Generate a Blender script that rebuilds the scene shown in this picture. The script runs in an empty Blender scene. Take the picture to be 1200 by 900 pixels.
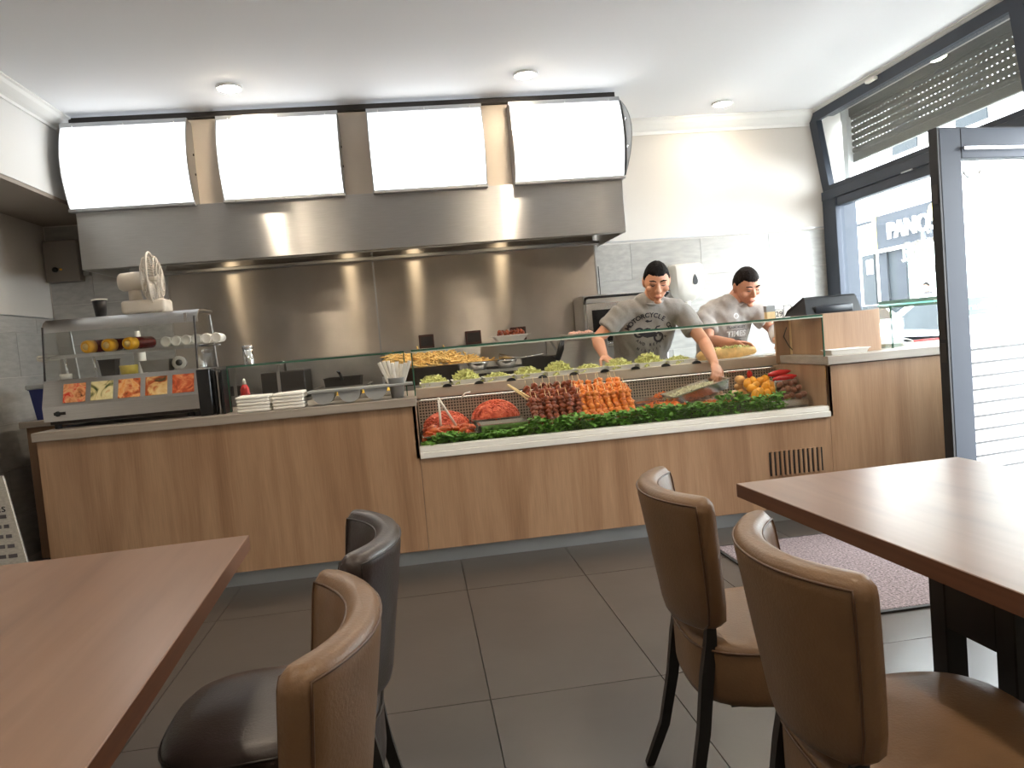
import bpy, bmesh, math, random
from mathutils import Vector, Matrix, Euler, noise
from mathutils.bvhtree import BVHTree
random.seed(7)
SC = bpy.context.scene
C = SC.collection
V = Vector
PI = math.pi

# ------------------------------------------------------------------ camera, world, lights, exposure
cam_d = bpy.data.cameras.new('camera'); cam = bpy.data.objects.new('camera', cam_d); C.objects.link(cam)
cam_d.sensor_width = 36.0; cam_d.sensor_fit = 'HORIZONTAL'; cam_d.lens = 27.0; cam_d.clip_start = 0.02
YAW, PITCH, ROLL = .1202, .05663, -.08633
fw = V((math.sin(YAW)*math.cos(PITCH), math.cos(YAW)*math.cos(PITCH), -math.sin(PITCH)))
rt = V((math.cos(YAW), -math.sin(YAW), 0)); up = rt.cross(fw)
r2 = rt*math.cos(ROLL) + up*math.sin(ROLL); u2 = up*math.cos(ROLL) - rt*math.sin(ROLL)
cam.matrix_world = Matrix(((r2.x, u2.x, -fw.x, 0), (r2.y, u2.y, -fw.y, 0), (r2.z, u2.z, -fw.z, 1.21), (0, 0, 0, 1)))
SC.camera = cam

w = bpy.data.worlds.new('overcast_sky'); SC.world = w; w.use_nodes = True
wb = w.node_tree.nodes['Background']; wb.inputs['Color'].default_value = (.90, .955, 1.0, 1); wb.inputs['Strength'].default_value = 17.5

def portal(name, loc, rot, sx, sy):
    l = bpy.data.lights.new(name, 'AREA'); l.shape = 'RECTANGLE'; l.size = sx; l.size_y = sy
    l.cycles.is_portal = True
    o = bpy.data.objects.new(name, l); o.location = loc; o.rotation_euler = rot; C.objects.link(o)
portal('daylight_portal', (3.98, 4.0, 1.7), (0, PI/2, 0), 3.2, 5.2)

SC.view_settings.view_transform = 'Standard'; SC.view_settings.look = 'None'
SC.view_settings.gamma = 1.0; SC.view_settings.use_curve_mapping = False
SC.view_settings.exposure = 0.58
SC.cycles.use_denoising = True
SC.cycles.max_bounces = 10; SC.cycles.transparent_max_bounces = 16
SC.cycles.diffuse_bounces = 5; SC.cycles.glossy_bounces = 4
SC.cycles.sample_clamp_indirect = 6.0
SPOT_W = 20.0; HOOD_W = .5; BOARD_E = 1.35

# ------------------------------------------------------------------ materials
def srgb(*c):
    return tuple((x/12.92 if x <= .04045 else ((x+.055)/1.055)**2.4) for x in [k/255. for k in c]) + (1,)

MAT = {}
def mat(name, col, rough=.5, metal=0., var=None, bump=None, emit=None, coat=0., spec=None, aniso=None, rnd=0., sheen=0., sss=0.):
    """var=(scale, amount, stretch) noise on the colour, bump=(scale, strength, stretch), rnd = per-object tone"""
    if name in MAT: return MAT[name]
    m = bpy.data.materials.new(name); m.use_nodes = True; MAT[name] = m
    nt = m.node_tree; N = nt.nodes; L = nt.links; b = N['Principled BSDF']
    b.inputs['Base Color'].default_value = col; b.inputs['Roughness'].default_value = rough; b.inputs['Metallic'].default_value = metal
    if coat: b.inputs['Coat Weight'].default_value = coat; b.inputs['Coat Roughness'].default_value = .15
    if spec is not None: b.inputs['Specular IOR Level'].default_value = spec
    if sheen: b.inputs['Sheen Weight'].default_value = sheen
    if sss: b.inputs['Subsurface Weight'].default_value = sss; b.inputs['Subsurface Radius'].default_value = (.01, .004, .002)
    if emit: b.inputs['Emission Color'].default_value = emit[0]; b.inputs['Emission Strength'].default_value = emit[1]
    if aniso:
        b.inputs['Anisotropic'].default_value = aniso[0]
        cx = N.new('ShaderNodeCombineXYZ')
        for i in range(3): cx.inputs[i].default_value = aniso[1][i]
        L.new(cx.outputs[0], b.inputs['Tangent'])
    tc = N.new('ShaderNodeTexCoord')
    def tex(scale, stretch, detail=4):
        mp = N.new('ShaderNodeMapping'); L.new(tc.outputs['Object'], mp.inputs['Vector'])
        mp.inputs['Scale'].default_value = stretch
        if rnd:
            oi = N.new('ShaderNodeObjectInfo'); sc_ = N.new('ShaderNodeVectorMath'); sc_.operation = 'SCALE'
            cb = N.new('ShaderNodeCombineXYZ')
            for i in range(3): L.new(oi.outputs['Random'], cb.inputs[i])
            L.new(cb.outputs[0], sc_.inputs[0]); sc_.inputs['Scale'].default_value = 37.
            L.new(sc_.outputs[0], mp.inputs['Location'])
        t = N.new('ShaderNodeTexNoise'); t.inputs['Scale'].default_value = scale; t.inputs['Detail'].default_value = detail
        L.new(mp.outputs[0], t.inputs['Vector']); return t
    if var or rnd:
        hsv = N.new('ShaderNodeHueSaturation'); hsv.inputs['Color'].default_value = col
        val = None
        if var:
            t = tex(var[0], var[2] if len(var) > 2 else (1, 1, 1))
            mr = N.new('ShaderNodeMapRange'); mr.inputs['From Min'].default_value = .3; mr.inputs['From Max'].default_value = .7
            mr.inputs['To Min'].default_value = 1-var[1]; mr.inputs['To Max'].default_value = 1+var[1]
            L.new(t.outputs['Fac'], mr.inputs['Value']); val = mr.outputs[0]
        if rnd:
            oi = N.new('ShaderNodeObjectInfo'); mr = N.new('ShaderNodeMapRange')
            mr.inputs['To Min'].default_value = 1-rnd; mr.inputs['To Max'].default_value = 1+rnd
            L.new(oi.outputs['Random'], mr.inputs['Value'])
            if val:
                mu = N.new('ShaderNodeMath'); mu.operation = 'MULTIPLY'; L.new(val, mu.inputs[0]); L.new(mr.outputs[0], mu.inputs[1]); val = mu.outputs[0]
            else: val = mr.outputs[0]
        L.new(val, hsv.inputs['Value']); L.new(hsv.outputs[0], b.inputs['Base Color'])
    if bump:
        t = tex(bump[0], bump[2] if len(bump) > 2 else (1, 1, 1))
        bp = N.new('ShaderNodeBump'); bp.inputs['Strength'].default_value = bump[1]; bp.inputs['Distance'].default_value = .01
        L.new(t.outputs['Fac'], bp.inputs['Height']); L.new(bp.outputs[0], b.inputs['Normal'])
    return m

def ramp_mat(name, stops, scale, stretch, rough=.45, detail=6, bump=.05, coat=0., dist=0., voronoi=False, rnd=False, fine=None):
    """colour ramp over stretched noise: wood, printed food pictures, marinade"""
    m = bpy.data.materials.new(name); m.use_nodes = True; MAT[name] = m
    nt = m.node_tree; N = nt.nodes; L = nt.links; b = N['Principled BSDF']
    b.inputs['Roughness'].default_value = rough
    if coat: b.inputs['Coat Weight'].default_value = coat; b.inputs['Coat Roughness'].default_value = .2
    tc = N.new('ShaderNodeTexCoord'); mp = N.new('ShaderNodeMapping'); mp.inputs['Scale'].default_value = stretch
    L.new(tc.outputs['Object'], mp.inputs['Vector'])
    if rnd:
        oi = N.new('ShaderNodeObjectInfo'); mu = N.new('ShaderNodeMath'); mu.operation = 'MULTIPLY'; mu.inputs[1].default_value = 23.
        cb = N.new('ShaderNodeCombineXYZ'); L.new(oi.outputs['Random'], mu.inputs[0])
        for i in range(3): L.new(mu.outputs[0], cb.inputs[i])
        L.new(cb.outputs[0], mp.inputs['Location'])
    if voronoi:
        t = N.new('ShaderNodeTexVoronoi'); out = t.outputs['Color']
    else:
        t = N.new('ShaderNodeTexNoise'); t.inputs['Detail'].default_value = detail; t.inputs['Distortion'].default_value = dist; out = t.outputs['Fac']
    t.inputs['Scale'].default_value = scale; L.new(mp.outputs[0], t.inputs['Vector'])
    r = N.new('ShaderNodeValToRGB'); e = r.color_ramp.elements
    while len(e) < len(stops): e.new(.5)
    for k, (p, c) in enumerate(stops): e[k].position = p; e[k].color = c
    L.new(out, r.inputs['Fac'])
    col = r.outputs['Color']
    if fine:
        t2 = N.new('ShaderNodeTexNoise'); t2.inputs['Scale'].default_value = fine[0]; t2.inputs['Detail'].default_value = 3
        mp2 = N.new('ShaderNodeMapping'); mp2.inputs['Scale'].default_value = fine[1]; L.new(tc.outputs['Object'], mp2.inputs['Vector']); L.new(mp2.outputs[0], t2.inputs['Vector'])
        mr = N.new('ShaderNodeMapRange'); mr.inputs['From Min'].default_value = .3; mr.inputs['From Max'].default_value = .7
        mr.inputs['To Min'].default_value = 1-fine[2]; mr.inputs['To Max'].default_value = 1+fine[2]; L.new(t2.outputs['Fac'], mr.inputs['Value'])
        h = N.new('ShaderNodeHueSaturation'); L.new(mr.outputs[0], h.inputs['Value']); L.new(col, h.inputs['Color']); col = h.outputs[0]
    L.new(col, b.inputs['Base Color'])
    if bump:
        bp = N.new('ShaderNodeBump'); bp.inputs['Strength'].default_value = bump; bp.inputs['Distance'].default_value = .004
        L.new(out, bp.inputs['Height']); L.new(bp.outputs[0], b.inputs['Normal'])
    return m

def glass_mat(name, tint=(1, 1, 1, 1), refl=1.0, rough=0.0):
    m = bpy.data.materials.new(name); m.use_nodes = True; MAT[name] = m
    nt = m.node_tree; N = nt.nodes; L = nt.links; N.remove(N['Principled BSDF'])
    tr = N.new('ShaderNodeBsdfTransparent'); tr.inputs['Color'].default_value = tint
    gl = N.new('ShaderNodeBsdfGlossy'); gl.inputs['Roughness'].default_value = rough
    fr = N.new('ShaderNodeFresnel'); fr.inputs['IOR'].default_value = 1.45
    mu = N.new('ShaderNodeMath'); mu.operation = 'MULTIPLY'; mu.inputs[1].default_value = refl; L.new(fr.outputs[0], mu.inputs[0])
    mx = N.new('ShaderNodeMixShader'); L.new(mu.outputs[0], mx.inputs[0]); L.new(tr.outputs[0], mx.inputs[1]); L.new(gl.outputs[0], mx.inputs[2])
    L.new(mx.outputs[0], N['Material Output'].inputs['Surface'])
    return m

CEIL = mat('ceiling_paint', srgb(240, 241, 244), .75, bump=(60, .03))
WALLP = mat('warm_wall_paint', srgb(208, 203, 197), .7, bump=(80, .04))
WHITEP = mat('white_plaster', srgb(225, 225, 224), .6, bump=(50, .03))
CROWN = mat('crown_plaster', srgb(236, 236, 234), .5, bump=(30, .02))
FTILE = mat('floor_tile_grey', srgb(70, 66, 63), .29, var=(3, .10), bump=(8, .05), rnd=.05)
GROUT = mat('dark_grout', srgb(62, 60, 58), .8, var=(20, .1))
WTILE = mat('concrete_look_tile', srgb(168, 166, 162), .30, var=(5, .13, (1, 1, 2)), bump=(14, .10, (1, 1, 3)), rnd=.07)
WGROUT = mat('grey_wall_grout', srgb(150, 148, 144), .8, var=(20, .05))
STEEL = mat('brushed_steel', (.57, .565, .56, 1), .30, 1., var=(9, .05, (1, 1, 20)), bump=(1.6, .03), aniso=(1., (0, 0, 1)))
STEEL_P = mat('steel_sheet_worn', (.62, .57, .52, 1), .30, 1., var=(3, .10), bump=(2.2, .06), aniso=(1., (0, 0, 1)))
STEEL_D = mat('dull_steel', (.42, .41, .40, 1), .42, 1., var=(8, .12))
STEEL_T = mat('tray_steel', (.62, .60, .57, 1), .25, 1., var=(8, .06))
ALU = mat('anodised_rail', (.48, .49, .51, 1), .35, 1., var=(9, .04))
HOODUP = mat('hood_upper_panel', srgb(204, 192, 178), .45, .2, var=(4, .04))
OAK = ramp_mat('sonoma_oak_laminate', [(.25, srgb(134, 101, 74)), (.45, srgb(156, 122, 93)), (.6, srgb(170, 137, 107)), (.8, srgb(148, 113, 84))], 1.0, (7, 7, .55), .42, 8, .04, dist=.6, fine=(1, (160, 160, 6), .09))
OAKD = ramp_mat('dark_oak_cabinet', [(.3, srgb(112, 84, 62)), (.7, srgb(140, 108, 82))], 1.0, (7, 7, .6), .5, 8, .04, dist=.5)  # darker oak tone for carcasses and the return cabinet
TABLE = ramp_mat('walnut_laminate_top', [(.25, srgb(102, 77, 62)), (.45, srgb(124, 95, 77)), (.62, srgb(134, 105, 87)), (.8, srgb(108, 82, 66))], 1.0, (9, .7, 9), .29, 8, 0, dist=.5, fine=(1, (60, 2.5, 60), .04))
EDGE = ramp_mat('walnut_edge_band', [(.3, srgb(88, 56, 40)), (.7, srgb(112, 74, 54))], 1.0, (6, 1, 60), .45, 6, .03)
SLAB = ramp_mat('grey_oak_worktop', [(.3, srgb(146, 136, 126)), (.7, srgb(170, 160, 149))], 1.0, (1.2, 8, 30), .4, 6, .03)
TOE = mat('toe_kick_metal', (.40, .43, .45, 1), .45, .55, var=(3, .06))
TAN = mat('tan_leather', srgb(114, 87, 62), .40, var=(14, .07), bump=(160, .10), rnd=.03, spec=.45)
DARKL = mat('dark_brown_leather', srgb(52, 42, 40), .36, var=(14, .10), bump=(160, .10), spec=.5)
PIPE_T = mat('tan_piping', srgb(80, 55, 36), .45, var=(30, .05))
PIPE_D = mat('dark_piping', srgb(36, 28, 26), .45, var=(30, .05))
BLACKW = mat('black_stained_wood', srgb(24, 22, 22), .42, var=(30, .2, (1, 1, .2)))
FRAME = mat('anthracite_frame', srgb(58, 64, 74), .5, 0., var=(6, .03), spec=.2)
GASKET = mat('black_gasket', srgb(22, 22, 24), .6, var=(20, .1))
GLASS = glass_mat('clear_glass', (.985, .995, .99, 1), .55)
WGLASS = glass_mat('window_glass', (.95, .965, .96, 1), .14)
GEDGE = mat('green_glass_edge', srgb(52, 92, 76), .15, var=(12, .15), spec=.6)
GEDGE2 = mat('painted_edge_highlight', srgb(196, 204, 190), .2, var=(12, .05), spec=.6)  # pale colour stands for the highlight along the glass edge
def film_mat(name, col, thru):
    m = mat(name, col, .6, var=(7, .03)); nt = m.node_tree; N = nt.nodes; L = nt.links
    tl = N.new('ShaderNodeBsdfTranslucent'); tl.inputs['Color'].default_value = col; mx = N.new('ShaderNodeMixShader'); mx.inputs[0].default_value = thru
    L.new(N['Principled BSDF'].outputs[0], mx.inputs[1]); L.new(tl.outputs[0], mx.inputs[2]); L.new(mx.outputs[0], N['Material Output'].inputs['Surface']); return m
FILM = film_mat('frosted_film', srgb(240, 243, 244), .16)
FILMG = film_mat('pale_green_film', srgb(108, 142, 132), .02)
PRINTW = film_mat('white_lettering', srgb(246, 248, 248), .16)
FILMK = film_mat('grey_film_line', srgb(70, 72, 72), .01)
BOARD = mat('backlit_acrylic', (1, 1, 1, 1), .3, emit=((.92, .97, 1.0, 1), BOARD_E), var=(2, .01))
LAMPG = mat('spot_lens', (1, 1, 1, 1), .3, emit=((1, .84, .62, 1), 150.), var=(2, .01))
LAMPH = mat('hood_lamp_lens', (1, 1, 1, 1), .3, emit=((1, .80, .52, 1), 12.), var=(2, .01))
WHITEPL = mat('white_plastic', srgb(226, 222, 214), .35, var=(10, .02))
CREAMPL = mat('aged_white_plastic', srgb(205, 196, 184), .4, var=(12, .05))
GREYPL = mat('grey_plastic', srgb(150, 152, 152), .42, var=(12, .04))
BLACKPL = mat('black_plastic', srgb(24, 25, 28), .35, var=(12, .1))
BLUEPL = mat('blue_plastic', srgb(34, 46, 110), .4, var=(10, .06))
PAPER = mat('white_paper', srgb(236, 233, 226), .8, var=(10, .03), bump=(40, .1))
SCREEN = mat('dark_screen_glass', srgb(14, 15, 18), .08, var=(3, .2), spec=.6)
MATC = mat('speckled_entrance_mat', srgb(118, 106, 108), .95, var=(95, .7), bump=(140, .6))
RUBBER = mat('black_rubber', srgb(28, 28, 30), .7, var=(20, .1))
WSILL = mat('white_sill', srgb(228, 226, 220), .35, var=(8, .02))
CHROME = mat('chrome', (.8, .8, .8, 1), .12, 1., var=(5, .03))
SHUT = mat('grey_shutter_slat', srgb(88, 90, 85), .5, var=(6, .05))
SKIN = mat('skin', srgb(206, 148, 118), .5, var=(14, .05), bump=(120, .03), sss=.06)
SKIN2 = mat('skin_tanned', srgb(196, 138, 110), .5, var=(14, .05), bump=(120, .03), sss=.06)
HAIR = mat('black_hair', srgb(20, 16, 15), .8, var=(60, .3), bump=(140, .6, (1, 1, .4)), spec=.15)
HAIR2 = mat('dark_brown_hair', srgb(30, 23, 20), .8, var=(60, .3), bump=(140, .6, (1, 1, .4)), spec=.15)
TEE = mat('heather_grey_cotton', srgb(142, 137, 132), .85, var=(90, .07), bump=(26, .25, (1, 1, .5)), sheen=.2)
TEE2 = mat('light_grey_cotton', srgb(168, 162, 158), .85, var=(90, .06), bump=(26, .25, (1, 1, .5)), sheen=.2)
INK = mat('dark_shirt_ink', srgb(40, 38, 46), .8, var=(40, .25))
INKW = mat('pale_shirt_ink', srgb(224, 222, 222), .8, var=(40, .08))
INKG = mat('grey_shirt_ink', srgb(96, 92, 96), .8, var=(40, .15))
PANTS = mat('dark_trousers', srgb(48, 46, 48), .85, var=(40, .1), bump=(60, .2))
EYEW = mat('eye', srgb(60, 44, 38), .3, var=(40, .1))
LIPS = mat('lips', srgb(172, 104, 88), .5, var=(40, .06))
PARS = mat('parsley_leaf', srgb(106, 160, 56), .55, var=(30, .35), rnd=.1)
PARS2 = mat('parsley_stem', srgb(96, 140, 62), .55, var=(30, .2))
FRY = mat('french_fry', srgb(236, 198, 122), .6, var=(9, .22), bump=(60, .1))
MINCE = ramp_mat('raw_mince', [(.3, srgb(176, 62, 36)), (.5, srgb(208, 88, 56)), (.72, srgb(226, 124, 88))], 55, (1, 1, 1), .45, 4, .5)
WING = ramp_mat('marinated_chicken', [(.3, srgb(146, 48, 22)), (.5, srgb(200, 88, 40)), (.75, srgb(226, 138, 80))], 22, (1, 1, 1), .3, 4, .3, rnd=True)
KEBB = ramp_mat('brown_kebab_meat', [(.3, srgb(86, 36, 20)), (.55, srgb(140, 64, 34)), (.78, srgb(186, 104, 60))], 40, (1, 1, 1), .35, 4, .4, rnd=True)
KEBO = ramp_mat('orange_kebab_meat', [(.3, srgb(190, 88, 26)), (.55, srgb(228, 130, 42)), (.78, srgb(240, 166, 84))], 40, (1, 1, 1), .35, 4, .4, rnd=True)
STICK = mat('bamboo_stick', srgb(226, 200, 150), .6, var=(40, .06))
SALAD = mat('pale_salad', srgb(206, 206, 128), .5, var=(18, .25))
SALAD2 = mat('white_cabbage', srgb(226, 222, 190), .5, var=(18, .12))
CARROT = mat('grated_carrot', srgb(228, 122, 50), .5, var=(18, .15))
POTATO = mat('baked_potato', srgb(216, 168, 104), .55, var=(22, .18), bump=(30, .2), rnd=.1)
YPEP = mat('yellow_pepper', srgb(232, 164, 50), .25, var=(14, .15), rnd=.12)
RPEP = mat('red_pepper', srgb(190, 34, 36), .2, var=(14, .12), rnd=.08)
MUSH = mat('brown_mushroom', srgb(136, 86, 64), .5, var=(22, .25), rnd=.15)
BREAD = mat('bread_crust', srgb(232, 194, 128), .6, var=(16, .25), bump=(40, .2))
CHEESE = mat('shredded_cheese', srgb(240, 206, 84), .5, var=(18, .15))
KETCH = mat('dark_red_bottle', srgb(104, 26, 24), .25, var=(8, .08))
YCAP = mat('yellow_cap', srgb(240, 178, 40), .3, var=(8, .06))
PICS = [ramp_mat('food_picture_print_%s' % 'abcde'[i], st, sc_, (1, 1, 1), .3, 3, 0, dist=1.4) for i, (st, sc_) in enumerate([
    ([(.3, srgb(60, 36, 28)), (.42, srgb(206, 128, 78)), (.55, srgb(232, 176, 126)), (.68, srgb(214, 48, 34))], 16),
    ([(.3, srgb(70, 84, 40)), (.42, srgb(222, 206, 150)), (.58, srgb(236, 226, 176)), (.72, srgb(206, 126, 52))], 12),
    ([(.3, srgb(96, 44, 20)), (.44, srgb(206, 102, 48)), (.56, srgb(238, 190, 130)), (.7, srgb(230, 142, 60))], 15),
    ([(.3, srgb(70, 66, 34)), (.44, srgb(184, 84, 36)), (.56, srgb(224, 184, 120)), (.7, srgb(236, 214, 160))], 15),
    ([(.3, srgb(120, 40, 20)), (.46, srgb(206, 90, 44)), (.58, srgb(232, 150, 96)), (.7, srgb(244, 214, 176))], 17)])]
FACADE = mat('white_street_facade', srgb(232, 230, 226), .8, var=(1.5, .03))
GREYSH = mat('grey_shopfront', srgb(46, 49, 54), .8, var=(1.5, .05), spec=.03)
BRICKG = mat('grey_brick_panel', srgb(60, 62, 64), .9, var=(3, .12, (1, 1, 6)), spec=.03)
ASPH = mat('asphalt', srgb(92, 92, 95), .9, var=(8, .1))
PAVE = mat('pavement', srgb(160, 158, 154), .85, var=(5, .06))
CARW = mat('white_car_paint', srgb(236, 238, 240), .2, coat=.6, var=(2, .01))
CARGL = mat('car_glass', srgb(36, 41, 45), .5, var=(2, .1), spec=.06)
YELL = mat('yellow_strip', srgb(232, 214, 120), .5, var=(2, .05))
SHOPGL = mat('pale_shop_window', srgb(200, 216, 208), .15, var=(.6, .08))
BEIGEST = mat('beige_painted_steel', srgb(186, 172, 154), .38, .25, var=(8, .03))
DGREY = mat('dark_grey_metal', srgb(58, 54, 52), .5, .5, var=(8, .15))
BROWNP = mat('brown_enamel', srgb(70, 40, 32), .4, var=(14, .15))
REDPR = mat('red_packaging', srgb(196, 40, 40), .4, var=(20, .2))

# ------------------------------------------------------------------ mesh helpers
OFF = {}
def link(o, parent=None):
    C.objects.link(o)
    if parent is not None: o.parent = parent
    return o
def thing(name, label, cat, loc=(0, 0, 0), group=None, rotz=0):
    o = bpy.data.objects.new(name, None); o.empty_display_size = .05; link(o)
    o.location = loc; o.rotation_euler = (0, 0, rotz); o['label'] = label; o['category'] = cat
    if group: o['group'] = group
    OFF[o.name] = V(loc); return o
def tag(o, label, cat, group=None, kind=None):
    o['label'] = label; o['category'] = cat
    if group: o['group'] = group
    if kind: o['kind'] = kind
    return o
def mesh_of(bm, smooth=False, name='mesh'):
    bmesh.ops.recalc_face_normals(bm, faces=bm.faces)
    me = bpy.data.meshes.new(name); bm.to_mesh(me); bm.free()
    if smooth:
        for p in me.polygons: p.use_smooth = True
        if smooth == 'auto':
            me.set_sharp_from_angle(angle=math.radians(40))
    return me
def obj(name, bm, m, parent=None, smooth=False, label=None, kind=None):
    """a mesh object from world-space geometry; under a thing the thing's own place is taken off again.
    A top-level mesh gets its origin at the centre of its base."""
    off = V((0, 0, 0))
    if parent is not None:
        off = OFF.get(parent.name, V((0, 0, 0)))
    elif bm.verts:
        xs = [v.co for v in bm.verts]
        off = V(((min(v.x for v in xs)+max(v.x for v in xs))/2, (min(v.y for v in xs)+max(v.y for v in xs))/2, min(v.z for v in xs)))
    if off.length: bmesh.ops.translate(bm, verts=bm.verts, vec=-off)
    me = mesh_of(bm, smooth, name)
    for x in (m if isinstance(m, (list, tuple)) else [m]): me.materials.append(x)
    o = bpy.data.objects.new(name, me); link(o, parent)
    if parent is None: o.location = off
    OFF[o.name] = off
    if label: o['label'] = label
    if kind: o['kind'] = kind
    return o
def struct(name, bm, m, smooth=False, parent=None):
    o = obj(name, bm, m, parent, smooth)
    if parent is None: o['kind'] = 'structure'
    return o
def inst(src, name, loc, rot=(0, 0, 0), parent=None, scale=None):
    """another object with the mesh of src (alike pieces share mesh data); loc is in world space"""
    o = bpy.data.objects.new(name, src.data); link(o, parent)
    o.location = V(loc) - (OFF.get(parent.name, V((0, 0, 0))) if parent is not None else V((0, 0, 0))); o.rotation_euler = rot
    if scale: o.scale = scale
    OFF[o.name] = V(loc); return o
def dup(root, loc, rotz=0, label=None, name=None):
    r = root.copy(); C.objects.link(r); r.location = loc; r.rotation_euler = (0, 0, rotz)
    if label: r['label'] = label
    for ch in list(root.children):
        c = ch.copy(); C.objects.link(c); c.parent = r
        for g in ch.children:
            d = g.copy(); C.objects.link(d); d.parent = c
    OFF[r.name] = V(loc); return r
def B(): return bmesh.new()
def box(bm, x0, x1, y0, y1, z0, z1, bev=0., seg=2):
    vs = [bm.verts.new(p) for p in ((x0, y0, z0), (x1, y0, z0), (x1, y1, z0), (x0, y1, z0), (x0, y0, z1), (x1, y0, z1), (x1, y1, z1), (x0, y1, z1))]
    fs = [bm.faces.new([vs[i] for i in f]) for f in ((3, 2, 1, 0), (4, 5, 6, 7), (0, 1, 5, 4), (1, 2, 6, 5), (2, 3, 7, 6), (3, 0, 4, 7))]
    if bev:
        es = {e for f in fs for e in f.edges}
        bmesh.ops.bevel(bm, geom=list(es), offset=bev, segments=seg, affect='EDGES', profile=.5)
    return bm
def bx(*a, **k): return box(B(), *a, **k)
def prism(bm, pts, axis, a, b):
    """extrude a 2-D outline; axis 'x' takes (y,z), 'y' takes (x,z), 'z' takes (x,y)"""
    def P(p, t): return (t, p[0], p[1]) if axis == 'x' else (p[0], t, p[1]) if axis == 'y' else (p[0], p[1], t)
    A = [bm.verts.new(P(p, a)) for p in pts]; Bv = [bm.verts.new(P(p, b)) for p in pts]; n = len(pts)
    bm.faces.new(A); bm.faces.new(Bv[::-1])
    for i in range(n): bm.faces.new((A[i], A[(i+1) % n], Bv[(i+1) % n], Bv[i]))
    return bm
def frame_of(t, hint=None):
    t = t.normalized(); h = hint or (V((0, 0, 1)) if abs(t.z) < .9 else V((1, 0, 0)))
    u = (h - t*h.dot(t))
    if u.length < 1e-5: h = V((0, 1, 0)); u = h - t*h.dot(t)
    u.normalize(); return u, t.cross(u)
def tube(bm, pts, rad, n=8, hint=None, closed=False, round_ends=False):
    """tube along pts; rad: a number, a list, or a list of (a,b) half-axes (a along the hint)"""
    pts = [V(p) for p in pts]; k = len(pts)
    R = rad if isinstance(rad, (list, tuple)) else [rad]*k
    R = [(r, r) if not isinstance(r, (list, tuple)) else r for r in R]
    if round_ends:
        t0 = (pts[0]-pts[1]).normalized(); t1 = (pts[-1]-pts[-2]).normalized(); e0 = min(R[0]); e1 = min(R[-1])
        pts = [pts[0]+t0*e0*.8, pts[0]+t0*e0*.45] + pts + [pts[-1]+t1*e1*.45, pts[-1]+t1*e1*.8]
        R = [(R[0][0]*.45, R[0][1]*.45), (R[0][0]*.82, R[0][1]*.82)] + list(R) + [(R[-1][0]*.82, R[-1][1]*.82), (R[-1][0]*.45, R[-1][1]*.45)]
        k = len(pts)
    rings = []; u = None
    for i in range(k):
        if closed: t = pts[(i+1) % k]-pts[i-1]
        else: t = pts[min(i+1, k-1)]-pts[max(i-1, 0)]
        t = t.normalized()
        if hint is not None: u, w_ = frame_of(t, V(hint))
        elif u is None: u, w_ = frame_of(t)
        else:
            u = (u - t*u.dot(t)).normalized(); w_ = t.cross(u)
        rings.append([bm.verts.new(pts[i] + u*(R[i][0]*math.cos(2*PI*j/n)) + w_*(R[i][1]*math.sin(2*PI*j/n))) for j in range(n)])
    m = k if closed else k-1
    for i in range(m):
        a, b = rings[i], rings[(i+1) % k]
        for j in range(n): bm.faces.new((a[j], a[(j+1) % n], b[(j+1) % n], b[j]))
    if not closed:
        bm.faces.new(rings[0][::-1]); bm.faces.new(rings[-1])
    return bm
def lathe(bm, prof, c=(0, 0, 0), n=20, axis=V((0, 0, 1))):
    """prof: list of (r, h) along the axis from c; closes where r = 0"""
    c = V(c); u, w_ = frame_of(V(axis)); a = V(axis).normalized(); rings = []
    for r, h in prof:
        if r < 1e-6: rings.append([bm.verts.new(c+a*h)])
        else: rings.append([bm.verts.new(c + a*h + u*(r*math.cos(2*PI*j/n)) + w_*(r*math.sin(2*PI*j/n))) for j in range(n)])
    for i in range(len(rings)-1):
        p, q = rings[i], rings[i+1]
        for j in range(n):
            j2 = (j+1) % n
            if len(p) == 1 and len(q) == 1: continue
            if len(p) == 1: bm.faces.new((p[0], q[j], q[j2]))
            elif len(q) == 1: bm.faces.new((p[j], p[j2], q[0]))
            else: bm.faces.new((p[j], p[j2], q[j2], q[j]))
    return bm
def blob(bm, c, r, sub=2, amp=.15, freq=3., rot=None, seed=0):
    r = r if isinstance(r, (list, tuple)) else (r, r, r)
    g = bmesh.ops.create_icosphere(bm, subdivisions=sub, radius=1.)
    M_ = (rot or Euler((0, 0, 0))).to_matrix()
    for v in g['verts']:
        d = v.co.normalized(); k = 1 + amp*noise.noise(d*freq + V((seed*3.7, seed*1.3, seed*.7)))
        v.co = V(c) + M_ @ V((d.x*r[0]*k, d.y*r[1]*k, d.z*r[2]*k))
    return bm
def tray_bm(bm, x0, x1, y0, y1, z0, z1, t=.004, rim=.012, taper=.01):
    """open pan with a folded rim"""
    def ring(a, b, c, d, z): return [bm.verts.new(p) for p in ((a, c, z), (b, c, z), (b, d, z), (a, d, z))]
    def band(p, q):
        for i in range(4): bm.faces.new((p[i], p[(i+1) % 4], q[(i+1) % 4], q[i]))
    o0 = ring(x0+taper, x1-taper, y0+taper, y1-taper, z0); o1 = ring(x0, x1, y0, y1, z1-t)
    r1 = ring(x0-rim, x1+rim, y0-rim, y1+rim, z1-t); r2_ = ring(x0-rim, x1+rim, y0-rim, y1+rim, z1)
    i1 = ring(x0+t, x1-t, y0+t, y1-t, z1); i0 = ring(x0+taper+t, x1-taper-t, y0+taper+t, y1-taper-t, z0+t)
    bm.faces.new(o0[::-1]); band(o0, o1); band(o1, r1); band(r1, r2_); band(r2_, i1); band(i1, i0); bm.faces.new(i0)
    return bm
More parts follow.
